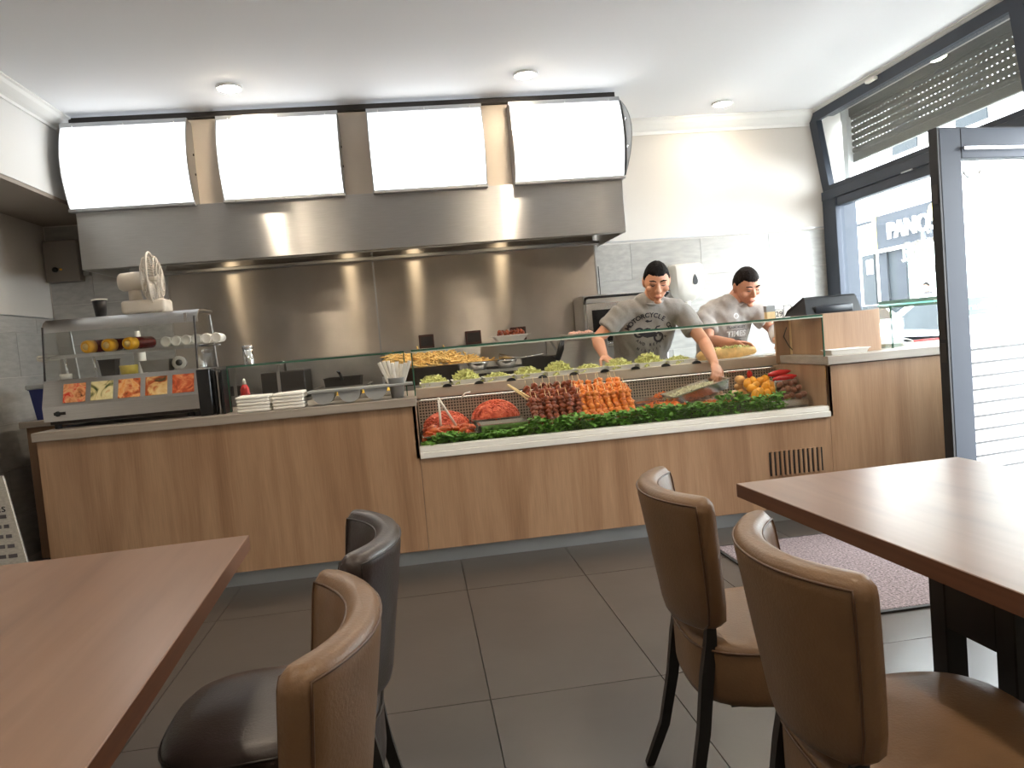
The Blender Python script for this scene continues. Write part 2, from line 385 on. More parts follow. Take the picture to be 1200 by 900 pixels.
def text_bm(s, size, ext=.001, spacing=1., bold=0.):
    cu = bpy.data.curves.new('t', 'FONT'); cu.body = s; cu.size = size; cu.extrude = ext; cu.align_x = 'CENTER'; cu.align_y = 'CENTER'; cu.resolution_u = 3; cu.offset = bold*size
    cu.space_character = spacing
    o = bpy.data.objects.new('t', cu); C.objects.link(o)
    dg = bpy.context.evaluated_depsgraph_get(); me = bpy.data.meshes.new_from_object(o.evaluated_get(dg))
    bm = B(); bm.from_mesh(me); bpy.data.meshes.remove(me); bpy.data.objects.remove(o); bpy.data.curves.remove(cu)
    return bm
def xf(bm, m): bmesh.ops.transform(bm, matrix=m, verts=bm.verts); return bm
def basis(o, x, y, z):
    x, y, z = V(x), V(y), V(z)
    return Matrix(((x.x, y.x, z.x, o[0]), (x.y, y.y, z.y, o[1]), (x.z, y.z, z.z, o[2]), (0, 0, 0, 1)))
def merge(a, b):
    me = bpy.data.meshes.new('tmp'); b.to_mesh(me); b.free(); a.from_mesh(me); bpy.data.meshes.remove(me); return a
def remesh(bm, voxel, smooth=2):
    """one continuous skin over overlapping closed shapes"""
    bmesh.ops.recalc_face_normals(bm, faces=bm.faces)
    me = bpy.data.meshes.new('r'); bm.to_mesh(me); bm.free()
    o = bpy.data.objects.new('r', me); C.objects.link(o)
    md = o.modifiers.new('r', 'REMESH'); md.mode = 'VOXEL'; md.voxel_size = voxel
    if smooth: s = o.modifiers.new('s', 'SMOOTH'); s.factor = .5; s.iterations = smooth
    dg = bpy.context.evaluated_depsgraph_get(); out = bpy.data.meshes.new_from_object(o.evaluated_get(dg))
    bpy.data.objects.remove(o); bpy.data.meshes.remove(me)
    b2 = B(); b2.from_mesh(out); bpy.data.meshes.remove(out); return b2
# ================================================================== the room
XL, XR, YB, YF, HC = -2.68, 3.55, 6.2, -2.6, 2.9
fl = struct('floor', bx(XL-.2, XR+.2, YF-.2, YB+.2, -.16, -.012), GROUT)
def plank(wx, wy, h=.011):
    return bx(-wx/2, wx/2, -wy/2, wy/2, 0, h)
src = None
xs = [.142+.6*i for i in range(-5, 7)]; ys = [-2.25+1.2*i for i in range(0, 8)]
for i in range(len(xs)-1):
    for j in range(len(ys)-1):
        cx, cy = (xs[i]+xs[i+1])/2, (ys[j]+ys[j+1])/2
        if cx > XR or cx < XL or cy > YB: continue
        if src is None:
            src = obj('floor_tile', plank(.5965, 1.1965), FTILE, fl); src.location = V((cx, cy, -.011)) - OFF[fl.name]; src.data.transform(Matrix.Translation(OFF[fl.name]))
        else: inst(src, 'floor_tile', (cx, cy, -.011), parent=fl)
struct('ceiling', bx(XL-.2, XR+.25, YF-.2, YB+.2, HC, HC+.1), CEIL)
struct('wall_front', bx(XL-.2, XR+.2, YF-.2, YF, 0, HC), WALLP)
wl = struct('wall_left', bx(XL-.2, XL, YF, YB, 0, HC), WALLP)
wk = struct('wall_back', bx(XL-.2, XR+.2, YB, YB+.2, 0, HC), WALLP)
struct('trim_1', bx(XL, -2.2, YF, YB, 2.385, HC), WHITEP)               # dropped bulkhead along the left wall
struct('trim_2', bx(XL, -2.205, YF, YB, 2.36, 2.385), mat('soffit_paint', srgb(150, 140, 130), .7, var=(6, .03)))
def crown(name, pts):
    """pts: profile polygon builder result"""
    return struct(name, pts, CROWN)
pr = [(0, 0), (.115, 0), (.115, -.012), (.10, -.02), (.085, -.045), (.045, -.075), (.018, -.09), (.012, -.112), (0, -.112)]
bm = B(); prism(bm, [(-2.2+a, HC+b*.62) for a, b in pr], 'y', YF, 5.42); crown('trim_3', bm)
bm = B(); prism(bm, [(YB-a, HC+b) for a, b in pr], 'x', 1.5, XR); crown('trim_4', bm)
bm = B(); prism(bm, [(XR-.02-a*.9, HC+b*.55) for a, b in pr], 'y', YF, YB); crown('trim_5', bm)

# wall tiles: left wall up to 1.66 m, back wall left of the steel up to 2.3 m, back wall right of it up to 1.93 m
ts = None
def wall_tiles(parent, axis, fixed, a0, a1, z0, z1, tw=.6, th=.3):
    global ts
    r = 0; z = z0
    while z < z1-.02:
        h = min(th, z1-z); a = a0 - (tw/2 if r % 2 else 0)
        while a < a1-.01:
            lo, hi = max(a, a0), min(a+tw, a1)
            if hi-lo > .03:
                w_ = hi-lo-.003; d = .009; hh = h-.003
                if ts is None:
                    ts = obj('wall_tile', bx(-.5, .5, -.5, .5, -.5, .5), WTILE, parent); o = ts
                    ts.data.transform(Matrix.Translation(OFF[parent.name]))
                else: o = inst(ts, 'wall_tile', (0, 0, 0), parent=parent)
                c = V((fixed+.5*d, (lo+hi)/2, z+h/2)) if axis == 'x' else V(((lo+hi)/2, fixed-.5*d, z+h/2))
                o.location = c - OFF[parent.name]
                o.scale = (d, w_, hh) if axis == 'x' else (w_, d, hh)
            a += tw
        z += th; r += 1
wall_tiles(wl, 'x', XL, 3.2, 6.19, .05, 1.662)
wall_tiles(wk, 'y', YB, XL+.01, -1.83, .86, 2.35)
wall_tiles(wk, 'y', YB, 1.52, XR-.02, .72, 1.935)
struct('trim_6', bx(1.52, XR-.02, YB-.013, YB, 1.936, 1.944), ALU)
struct('trim_7', bx(XL, XL+.012, 3.2, 6.19, 1.663, 1.670), ALU)
for x0, x1 in ((-1.82, -.277), (-.270, 1.51)):
    o = obj('steel_panel', bx(x0, x1, YB-.012, YB-.001, .85, 2.0, .002, 1), STEEL_P, wk)
obj('panel_joint', bx(-.279, -.268, YB-.016, YB-.012, .85, 2.0), ALU, wk)

# right wall: shop front with a fixed window over the counter, a door, and unseen wall nearer the camera, kept solid to dim the foreground
wr = struct('wall_right', bx(XR-.03, XR+.15, 3.88, YB, 0, .93), WALLP)
for a in ((XR-.03, XR+.15, 2.78, 2.9, 0, HC), (XR-.03, XR+.15, YF, 2.78, 0, HC), (XR+.03, XR+.15, 2.9, 6.08, 2.865, HC)):
    obj('wall_section', bx(*a), WALLP, wr)
wn = struct('window_1', bx(XR-.035, XR+.15, 5.99, 6.188, .93, 2.22, .004, 1), FRAME)
obj('frame_post', bx(XR-.035, XR+.045, 3.84, 3.92, .93, 2.22, .004, 1), FRAME, wn)
obj('frame_transom', bx(XR-.04, XR+.045, 2.90, 6.188, 2.15, 2.225, .004, 1), FRAME, wn)
obj('frame_transom', bx(XR-.03, XR+.045, 3.92, 5.97, 2.075, 2.146, .004, 1), FRAME, wn)
obj('frame_sill', bx(XR-.035, XR+.045, 3.92, 5.97, .93, .99, .004, 1), FRAME, wn)
obj('transom_handle', bx(XR-.052, XR-.04, 4.98, 5.10, 2.142, 2.152, .002, 1), ALU, wn)
obj('window_pane', bx(XR-.004, XR+.004, 3.92, 5.97, .99, 2.075), WGLASS, wn)
# tilted hopper sash above, leaning into the room at the top
def slanted(y0, y1, s0, s1, th=.05):
    """a bar of the tilted sash between heights s0..s1 (fractions of the sash)"""
    b0 = V((XR-.02, 0, 2.226)); b1 = V((XR-.115, 0, 2.868)); n = V((b1.z-b0.z, 0, b0.x-b1.x)).normalized()
    bm = B(); p, q = b0.lerp(b1, s0), b0.lerp(b1, s1)
    prism(bm, [(p.x, p.z), (q.x, q.z), (q.x+n.x*th, q.z+n.z*th), (p.x+n.x*th, p.z+n.z*th)], 'y', y0, y1); return bm
ws = struct('window_2', slanted(2.9, 6.188, .89, 1.0), FRAME)
obj('sash_stile', slanted(6.08, 6.188, 0, .89), FRAME, ws); obj('sash_stile', slanted(3.90, 4.0, 0, .89), FRAME, ws)
obj('sash_rail', slanted(2.9, 6.08, 0, .06), FRAME, ws)
bmp = slanted(2.9, 6.08, .06, .89, .006); xf(bmp, Matrix.Translation((.02, 0, .003))); obj('window_pane', bmp, WGLASS, ws)
obj('sash_catch', bx(XR-.15, XR-.115, 5.20, 5.31, 2.838, 2.862, .006, 2), WHITEPL, ws)
obj('frame_head', bx(XR+.0, XR+.05, 2.9, 6.08, 2.83, 2.868), FRAME, ws)
for y in (2.93, 6.03): obj('shutter_guide', bx(XR+.13, XR+.2, y, y+.07, 2.226, 2.87), FILM, ws)
# roller shutter outside, half down: each slat a piece, daylight shows between the tabs that join them
rs = thing('roller_shutter', 'grey slatted roller shutter hanging half down outside the upper window', 'shutter', (XR+.19, 4.5, 2.42))
z = 2.50; first = None
obj('added_shutter_box', bx(XR+.155, XR+.34, 2.95, 6.15, 2.80, 3.05), SHUT, rs)  # added outside to block daylight glowing above the top slat
obj('bottom_bar', bx(XR+.172, XR+.205, 2.98, 6.1, 2.43, 2.50, .004, 1), SHUT, rs)
while z < 2.90:
    if first is None:
        pts = [(XR+.178, z+.0045), (XR+.170, z+.016), (XR+.168, z+.027), (XR+.170, z+.038), (XR+.178, z+.049), (XR+.190, z+.049), (XR+.190, z+.0045)]
        bm = B(); prism(bm, pts, 'y', 2.98, 6.1); first = obj('slat', bm, SHUT, rs); zz = z
    else: inst(first, 'slat', V((0, 0, z-zz)) + OFF[rs.name], parent=rs)
    z += .0535
tb = B()
z = 2.50
while z < 2.85:
    y = 3.0
    while y < 6.1:
        box(tb, XR+.181, XR+.188, y, y+.026, z-.006, z+.006); y += .044
    z += .0535
obj('slat_tabs', tb, SHUT, rs, kind='stuff')
# door leaf standing open into the room
D0 = V((2.724, 3.70, 0)); DD = V((.9876, .157, 0)); DN = V((-.157, .9876, 0)); DW = .835
def dbox(s0, s1, z0, z1, n0=-.03, n1=.03, bev=.004):
    bm = bx(s0, s1, n0, n1, z0, z1, bev, 1) if bev else bx(s0, s1, n0, n1, z0, z1)
    return xf(bm, basis(D0, DD, DN, (0, 0, 1)))
door = struct('door_1', dbox(.012, .15, .02, 2.10), FRAME)
obj('door_stile', dbox(DW-.13, DW, .02, 2.10), FRAME, door)
obj('door_rail', dbox(.15, DW-.13, 1.945, 2.10), FRAME, door); obj('door_rail', dbox(.15, DW-.13, .02, .17), FRAME, door)
obj('gasket', dbox(0, .012, .02, 2.10, -.028, .028, 0), GASKET, door); obj('gasket', dbox(.0, DW, 2.10, 2.104, -.026, .026, 0), GASKET, door)
obj('glass_pane', dbox(.15, DW-.13, .17, 1.945, -.004, .004, 0), WGLASS, door)
for z in (1.02, .90, 1.72): obj('lock_plate', dbox(-.004, .004, z, z+.10, -.018, .018, 0), DGREY, door)
obj('closer_rail', dbox(.145, .70, 1.985, 2.003, -.055, -.03), CHROME, door)
strip = None
for k in range(12):
    z = .885-.071*k
    if z < .17: break
    obj('film_strip', dbox(.151, DW-.131, z, z+.059, -.0055, -.0045, 0), FILM, door)
    obj('film_line', dbox(.151, DW-.131, z+.0592, z+.0708, -.0055, -.0045, 0), FILMK, door)
obj('film_band', dbox(.151, DW-.131, 1.135, 1.225, -.0055, -.0045, 0), FILMG, door, label='pale green film band with white lettering')
def mirrored_text(s, size, origin, along, parent, m=PRINTW, lift=V((0, 0, 0)), name='lettering'):
    """lettering fixed on the glass to be read from the street: mirrored from inside"""
    bm = text_bm(s, size, .0006); al = V(along).normalized()
    nrm = V((0, 0, 1)).cross(al)
    xf(bm, basis(V(origin)+lift, -al, (0, 0, 1), nrm)); return obj(name, bm, m, parent)
dl = DN*-.0065
mirrored_text('Dagelijks vers mediterraans', .052, D0+DD*.36+V((0, 0, 1.178)), DD, door, lift=dl)
bm = text_bm('Pede', .06, .0006); xf(bm, basis(D0+DD*.37+V((0, 0, 1.55))+dl, DD, (0, 0, 1), -DN)); obj('lettering', bm, PRINTW, door)
bm = B(); pts = [D0+DD*(.235+.055*math.cos(a))+V((0, 0, 1.885+.035*math.sin(a)))+dl for a in [PI+PI*i/10 for i in range(11)]]; tube(bm, pts, .006, 6); obj('logo_arc', bm, GREYPL, door)
# lettering and film on the fixed window
mirrored_text('riba', .30, (XR-.006, 4.99, 1.62), (0, -1, 0), wn)
mirrored_text('restaurant', .105, (XR-.006, 4.93, 1.455), (0, -1, 0), wn)
obj('film_band', bx(XR-.0065, XR-.0055, 3.95, 5.52, 1.205, 1.262), FILMG, wn)
mirrored_text('Dagelijks vers', .05, (XR-.0075, 4.75, 1.233), (0, -1, 0), wn)

# ceiling spots: three in the photograph, the rest of the grid behind the camera
def spot(x, y, label, power=SPOT_W):
    t = thing('recessed_spotlight', label, 'ceiling light', (x, y, HC-.02), 'recessed ceiling spots')
    bm = B(); lathe(bm, [(.062, -.010), (.074, -.012), (.080, -.004), (.080, .02), (.062, .02), (.062, -.010)], (x, y, HC-.002), 24); obj('trim_ring', bm, WHITEP, t, 'auto')
    bm = B(); lathe(bm, [(0, -.026), (.03, -.024), (.05, -.018), (.062, -.010), (.062, .01), (0, .01)], (x, y, HC-.002), 24); obj('lamp_lens', bm, LAMPG, t)
    l = bpy.data.lights.new('spot_lamp', 'SPOT'); l.energy = power; l.color = (1, .86, .68); l.spot_size = math.radians(110); l.spot_blend = .6; l.shadow_soft_size = .045
    o = bpy.data.objects.new('spot_lamp', l); link(o, t); o.location = (0, 0, -.03)
spot(-.98, 4.95, 'round ceiling spot above the left pair of menu boards')
spot(.855, 4.95, 'round ceiling spot above the gap between the right menu boards')
spot(2.52, 5.79, 'round ceiling spot beside the window end of the ceiling', SPOT_W*.15)
for y in (3.0, 1.0, -1.0):
    for x in (-.98, .855, 2.52): spot(x, y, 'round ceiling spot over the tables in front of the counter', SPOT_W*(.65 if x < 0 else 1))

# ================================================================== counter
def cabinet(name, label, x0, x1, z1, kick=True):
    t = thing(name, label, 'counter', ((x0+x1)/2, 4.60, 0))
    obj('front_panel', bx(x0+.001, x1-.001, 4.262, 4.282, .085, z1, .0012, 1), OAK, t)
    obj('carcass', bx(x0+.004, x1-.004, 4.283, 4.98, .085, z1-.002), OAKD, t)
    obj('toe_kick', bx(x0, x1, 4.305, 4.325, .0, .084), TOE, t)
    return t
c1 = cabinet('counter_cabinet', 'oak fronted counter cabinet under the grill warmer and napkins', -2.0, -.03, .895)
c2 = cabinet('counter_cabinet', 'low oak fronted counter cabinet with air vent under the glass food display', -.03, 2.387, .598)
c3 = cabinet('counter_cabinet', 'oak fronted counter cabinet beside the door under the cash desk', 2.387, 3.47, .90)
obj('side_panel', bx(-.05, -.03, 4.262, 5.0, .60, .895, .001, 1), OAK, c1)
obj('side_panel', bx(2.388, 2.408, 4.262, 5.02, .60, .905, .001, 1), OAK, c3)
# air vent with slats
for k in range(12):
    x = 1.992+k*.0292
    obj('vent_slot', bx(x, x+.010, 4.2585, 4.2625, .285, .425), GASKET, c2)
    if k < 11: obj('vent_slat', bx(x+.011, x+.028, 4.254, 4.2628, .280, .430, .002, 1), OAK, c2)
w1 = obj('worktop', bx(-2.01, -.022, 4.235, 5.0, .896, .943, .003, 2), SLAB); tag(w1, 'grey oak worktop slab carrying the grill warmer and napkins', 'worktop')
w2 = obj('worktop', bx(2.38, 3.49, 4.235, 5.05, .906, .957, .003, 2), SLAB); tag(w2, 'grey oak worktop slab beside the door under the cash desk', 'worktop')

# ================================================================== refrigerated display
dc = thing('food_display', 'long glass fronted food display set into the counter', 'display case', (1.18, 4.6, .60))
obj('sill', bx(-.029, 2.386, 4.245, 4.34, .600, .634, .003, 1), WSILL, dc); obj('sill_lip', bx(-.029, 2.386, 4.262, 4.33, .635, .663, .003, 1), WSILL, dc)
obj('base_pan', bx(-.028, 2.385, 4.34, 4.93, .600, .655), STEEL_T, dc)
obj('front_glass', bx(-.028, 2.384, 4.272, 4.280, .664, 1.188), GLASS, dc)
obj('glass_edge', bx(-.028, 2.384, 4.270, 4.282, 1.194, 1.205), GEDGE, dc); obj('glass_edge', bx(-.028, 2.384, 4.270, 4.282, 1.188, 1.194), GEDGE2, dc)  # lower pale strip is the highlight, put in as colour
obj('glass_edge', bx(-.029, -.022, 4.271, 4.281, .95, 1.19), GEDGE, dc); obj('glass_edge', bx(2.380, 2.386, 4.271, 4.281, .955, 1.19), GEDGE, dc)
obj('rear_wall', bx(-.028, 2.385, 4.955, 4.975, .60, .90), DGREY, dc)
obj('grille_rail', bx(-.028, 2.385, 4.905, 4.94, .868, .882, .002, 1), STEEL_T, dc)
wm = B(); x = -.02
while x < 2.38:
    box(wm, x, x+.0075, 4.915, 4.922, .655, .868); x += .0185
z = .668
while z < .866:
    box(wm, -.02, 2.382, 4.910, 4.9145, z, z+.0075); z += .0185
obj('wire_grille', wm, BEIGEST, dc, kind='stuff')
obj('shelf_front', bx(-.028, 2.386, 4.87, 4.90, .893, .958, .004, 2), BEIGEST, dc)
obj('shelf_top', bx(-.028, 2.386, 4.90, 5.16, .9215, .9255), STEEL_T, dc); obj('shelf_back', bx(-.028, 2.386, 5.15, 5.165, .60, .95), STEEL_T, dc)
obj('added_glow_strip', bx(0, 2.36, 4.903, 4.93, .914, .921), mat('added_display_glow', (1, 1, 1, 1), .4, emit=((1, .93, .80, 1), 4.), var=(2, .01)), dc)  # added glowing strip, hidden behind the shelf front, to brighten the food
clip = None
for px in (.175, .378, .585, .79, .995, 1.20, 1.405, 1.61, 1.82):
    bm = B(); prism(bm, [(px+.030*math.cos(a), .952+.020*math.sin(a)) for a in [PI*i/8 for i in range(9)]], 'y', 4.862, 4.884)
    obj('tray_clip', bm, BLACKPL, dc, 'auto')

# glass screens left and right of it
g = thing('glass_screen', 'upright glass screen on the worktop behind the napkin stacks', 'glass screen', (-.55, 4.455, .943))
obj('pane', bx(-1.05, -.075, 4.450, 4.458, .944, 1.192), GLASS, g); obj('glass_edge', bx(-1.05, -.075, 4.448, 4.460, 1.192, 1.202), GEDGE, g)
obj('glass_edge', bx(-1.056, -1.050, 4.449, 4.459, .944, 1.202), GEDGE, g); obj('glass_edge', bx(-.075, -.069, 4.449, 4.459, .944, 1.202), GEDGE, g)
g = thing('glass_screen', 'upright glass screen around the cables on the worktop beside the door', 'glass screen', (3.15, 4.42, .957))
obj('pane', bx(2.835, 3.44, 4.416, 4.424, .958, 1.222), GLASS, g); obj('glass_edge', bx(2.835, 3.44, 4.414, 4.426, 1.222, 1.232), mat('bright_green_glass_edge', srgb(120, 190, 168), .15, var=(9, .05)), g)
obj('side_pane', bx(2.916, 2.922, 4.43, 4.85, .958, 1.222), GLASS, g); obj('glass_edge', bx(2.914, 2.924, 4.424, 4.432, .958, 1.222), GEDGE, g)

# ================================================================== extraction hood and menu boards
hd = thing('extraction_hood', 'long brushed steel extraction hood under the lit menu boards', 'extractor hood', (-.28, 5.8, 1.9))
obj('front_panel', bx(-2.105, 1.555, 5.355, 5.367, 1.908, 2.287, .002, 1), STEEL, hd)
for x in (-2.105, 1.543): obj('side_panel', bx(x, x+.012, 5.367, 6.18, 1.908, 2.287), STEEL, hd)
obj('top_panel', bx(-2.105, 1.555, 5.367, 6.18, 2.275, 2.287), STEEL_D, hd)
obj('bottom_lip', bx(-2.093, 1.543, 5.367, 5.42, 1.908, 1.914), STEEL_D, hd)
for k in range(8):
    x = -2.08+k*.452
    bm = B(); prism(bm, [(5.46, 2.075), (6.10, 2.055), (6.10, 2.085), (5.46, 2.105)], 'x', x, x+.445); obj('grease_filter', bm, DGREY, hd)
obj('gutter', bx(-2.093, 1.543, 6.10, 6.18, 1.925, 1.952, .003, 1), STEEL_D, hd)
obj('upper_housing', bx(-2.10, 1.56, 5.44, 6.18, 2.288, 2.862, .003, 1), HOODUP, hd)
obj('top_cap', bx(-2.10, 1.56, 5.40, 6.18, 2.864, 2.898), DGREY, hd)
for x in (-1.47, -.50, .06, .82):
    bm = B(); lathe(bm, [(0, 0), (.035, 0), (.045, .02), (.045, .05), (0, .05)], (x, 5.62, 2.02), 16); o = obj('hood_lamp', bm, LAMPH, hd, True)
    l = bpy.data.lights.new('hood_light', 'SPOT'); l.energy = HOOD_W; l.color = (1, .78, .5); l.spot_size = math.radians(150); l.spot_blend = .8; l.shadow_soft_size = .03
    lo = bpy.data.objects.new('hood_light', l); link(lo, hd); lo.location = V((x, 5.62, 2.01)) - OFF[hd.name]

def board(x0, x1, label, fin=False):
    y0, z0, z1 = 5.33, 2.281, 2.836
    t = thing('menu_board', label, 'menu board', ((x0+x1)/2, y0, z0), 'backlit menu boards')
    def arc(zz, d=0.): s = (zz-z0)/(z1-z0); return y0-.085*math.sin(PI*min(max(s, 0), 1))**.8*1.0+d
    n = 16; zs = [z0+.014+(z1-.034-z0)*i/n for i in range(n+1)]
    bm = B(); prism(bm, [(arc(a), a) for a in zs] + [(arc(a)+.008, a) for a in zs[::-1]], 'x', x0+.006, x1-.006); obj('lit_panel', bm, BOARD, t, 'auto')
    za = [z0+(z1-z0)*i/n for i in range(n+1)]
    for xa in (x0, x1-.005):
        bm = B(); prism(bm, [(arc(a)-.003, a) for a in za] + [(5.438, z1), (5.438, z0)], 'x', xa, xa+.005); obj('cheek', bm, ALU, t)
    obj('back_plate', bx(x0+.005, x1-.005, 5.428, 5.438, z0, z1), ALU, t)
    obj('bottom_rail', bx(x0-.004, x1+.004, y0-.026, y0+.02, z0-.008, z0+.014, .003, 1), ALU, t)
    for k, (a, b) in enumerate(((z1-.012, z1+.006), (z1-.026, z1-.013))): obj('top_rail', bx(x0-.003, x1+.003, y0-.012-.012*k, y0+.02, a, b, .002, 1), ALU, t)
    for s in (.1, .5, .9):
        for zc in (z0+.003, z1-.019):
            bm = B(); lathe(bm, [(0, -.004), (.0045, -.003), (.005, .003), (0, .003)], (x0+(x1-x0)*s, y0-.028, zc), 8, V((0, 1, 0))); obj('screw', bm, CHROME, t)
    for zc in (2.49, 2.62):
        bm = B(); lathe(bm, [(0, 0), (.008, 0), (.008, .006), (0, .006)], (x1, 5.40, zc), 8, V((1, 0, 0))); obj('bolt', bm, DGREY, t)
    if fin:
        zs = [2.30+.52*i/n for i in range(n+1)]
        bm = B(); prism(bm, [(5.33-.225*math.sin(PI*i/n)**.9, zs[i]) for i in range(n+1)] + [(5.36, 2.82), (5.36, 2.30)], 'x', x1+.008, x1+.014); obj('end_plate', bm, mat('grey_end_plate', srgb(120, 122, 124), .6, var=(6, .03)), t, 'auto')
        for zc in (2.47, 2.655):
            bm = B(); lathe(bm, [(0, -.008), (.010, -.006), (.012, 0), (0, .002)], (x1+.008, 5.21, zc), 10, V((1, 0, 0))); obj('bolt', bm, CHROME, t)
board(-2.125, -1.345, 'leftmost glowing white menu board above the hood')
board(-1.16, -.376, 'second glowing white menu board from the left above the hood')
board(-.182, .592, 'third glowing white menu board from the left above the hood')
board(.785, 1.564, 'rightmost glowing white menu board with a curved grey end plate', True)

bm = bx(-2.66, -2.42, 6.10, 6.198, 1.93, 2.235, .006, 2); t = thing('switch_box', 'grey electric switch box on the wall left of the hood', 'switch box', (-2.54, 6.19, 1.93))
obj('housing', bm, mat('grey_box_enamel', srgb(128, 122, 116), .5, var=(8, .04)), t)
bm = B(); lathe(bm, [(0, -.02), (.018, -.018), (.02, 0), (0, 0)], (-2.585, 6.10, 2.02), 14, V((0, 1, 0))); obj('knob', bm, BLACKPL, t, True)
bm = B(); lathe(bm, [(0, -.012), (.008, -.012), (.008, 0), (0, 0)], (-2.545, 6.10, 2.02), 10, V((0, 1, 0))); obj('indicator', bm, YCAP, t, True)
obj('conduit', bx(-2.41, -2.37, 6.14, 6.19, 1.97, 2.0), GREYPL, t)
# ================================================================== tables and chairs
def table(label, x0, x1, y0, y1, rot):
    cx, cy = (x0+x1)/2, (y0+y1)/2
    t = thing('dining_table', label, 'table', (cx, cy, 0)); hx, hy = (x1-x0)/2, (y1-y0)/2; o = V((cx, cy, 0))
    def W(bm): return xf(bm, Matrix.Translation(o))
    obj('tabletop', W(bx(-hx, hx, -hy, hy, .7105, .75, .0015, 1)), TABLE, t)
    bm = B()
    for a in ((-hx-.0006, hx+.0006, -hy-.0006, -hy+.0004), (-hx-.0006, hx+.0006, hy-.0004, hy+.0006), (-hx-.0006, -hx+.0004, -hy, hy), (hx-.0004, hx+.0006, -hy, hy)): box(bm, *a, .7115, .7488)
    obj('edge_band', W(bm), EDGE, t)
    for sx in (-1, 1):
        for sy_ in (-1, 1): obj('post', W(bx(sx*.097-.026, sx*.097+.026, sy_*.097-.026, sy_*.097+.026, .022, .70, .003, 1)), BLACKW, t)
        obj('apron', W(bx(sx*.112-.009, sx*.112+.009, -.07, .07, .49, .70)), BLACKW, t); obj('apron', W(bx(-.07, .07, sx*.112-.009, sx*.112+.009, .49, .70)), BLACKW, t)
    obj('base_plate', W(bx(-.22, .22, -.22, .22, 0, .022, .005, 1)), BLACKW, t); obj('top_plate', W(bx(-.2, .2, -.3, .3, .70, .7105)), BLACKW, t)
    t.rotation_euler = (0, 0, rot); return t
table('walnut dining table by the window, in front on the right', .885, 1.585, .88, 2.085, .03)
table('walnut dining table standing on the left beside the dark chair', -1.24, -.46, .90, 2.10, .05)

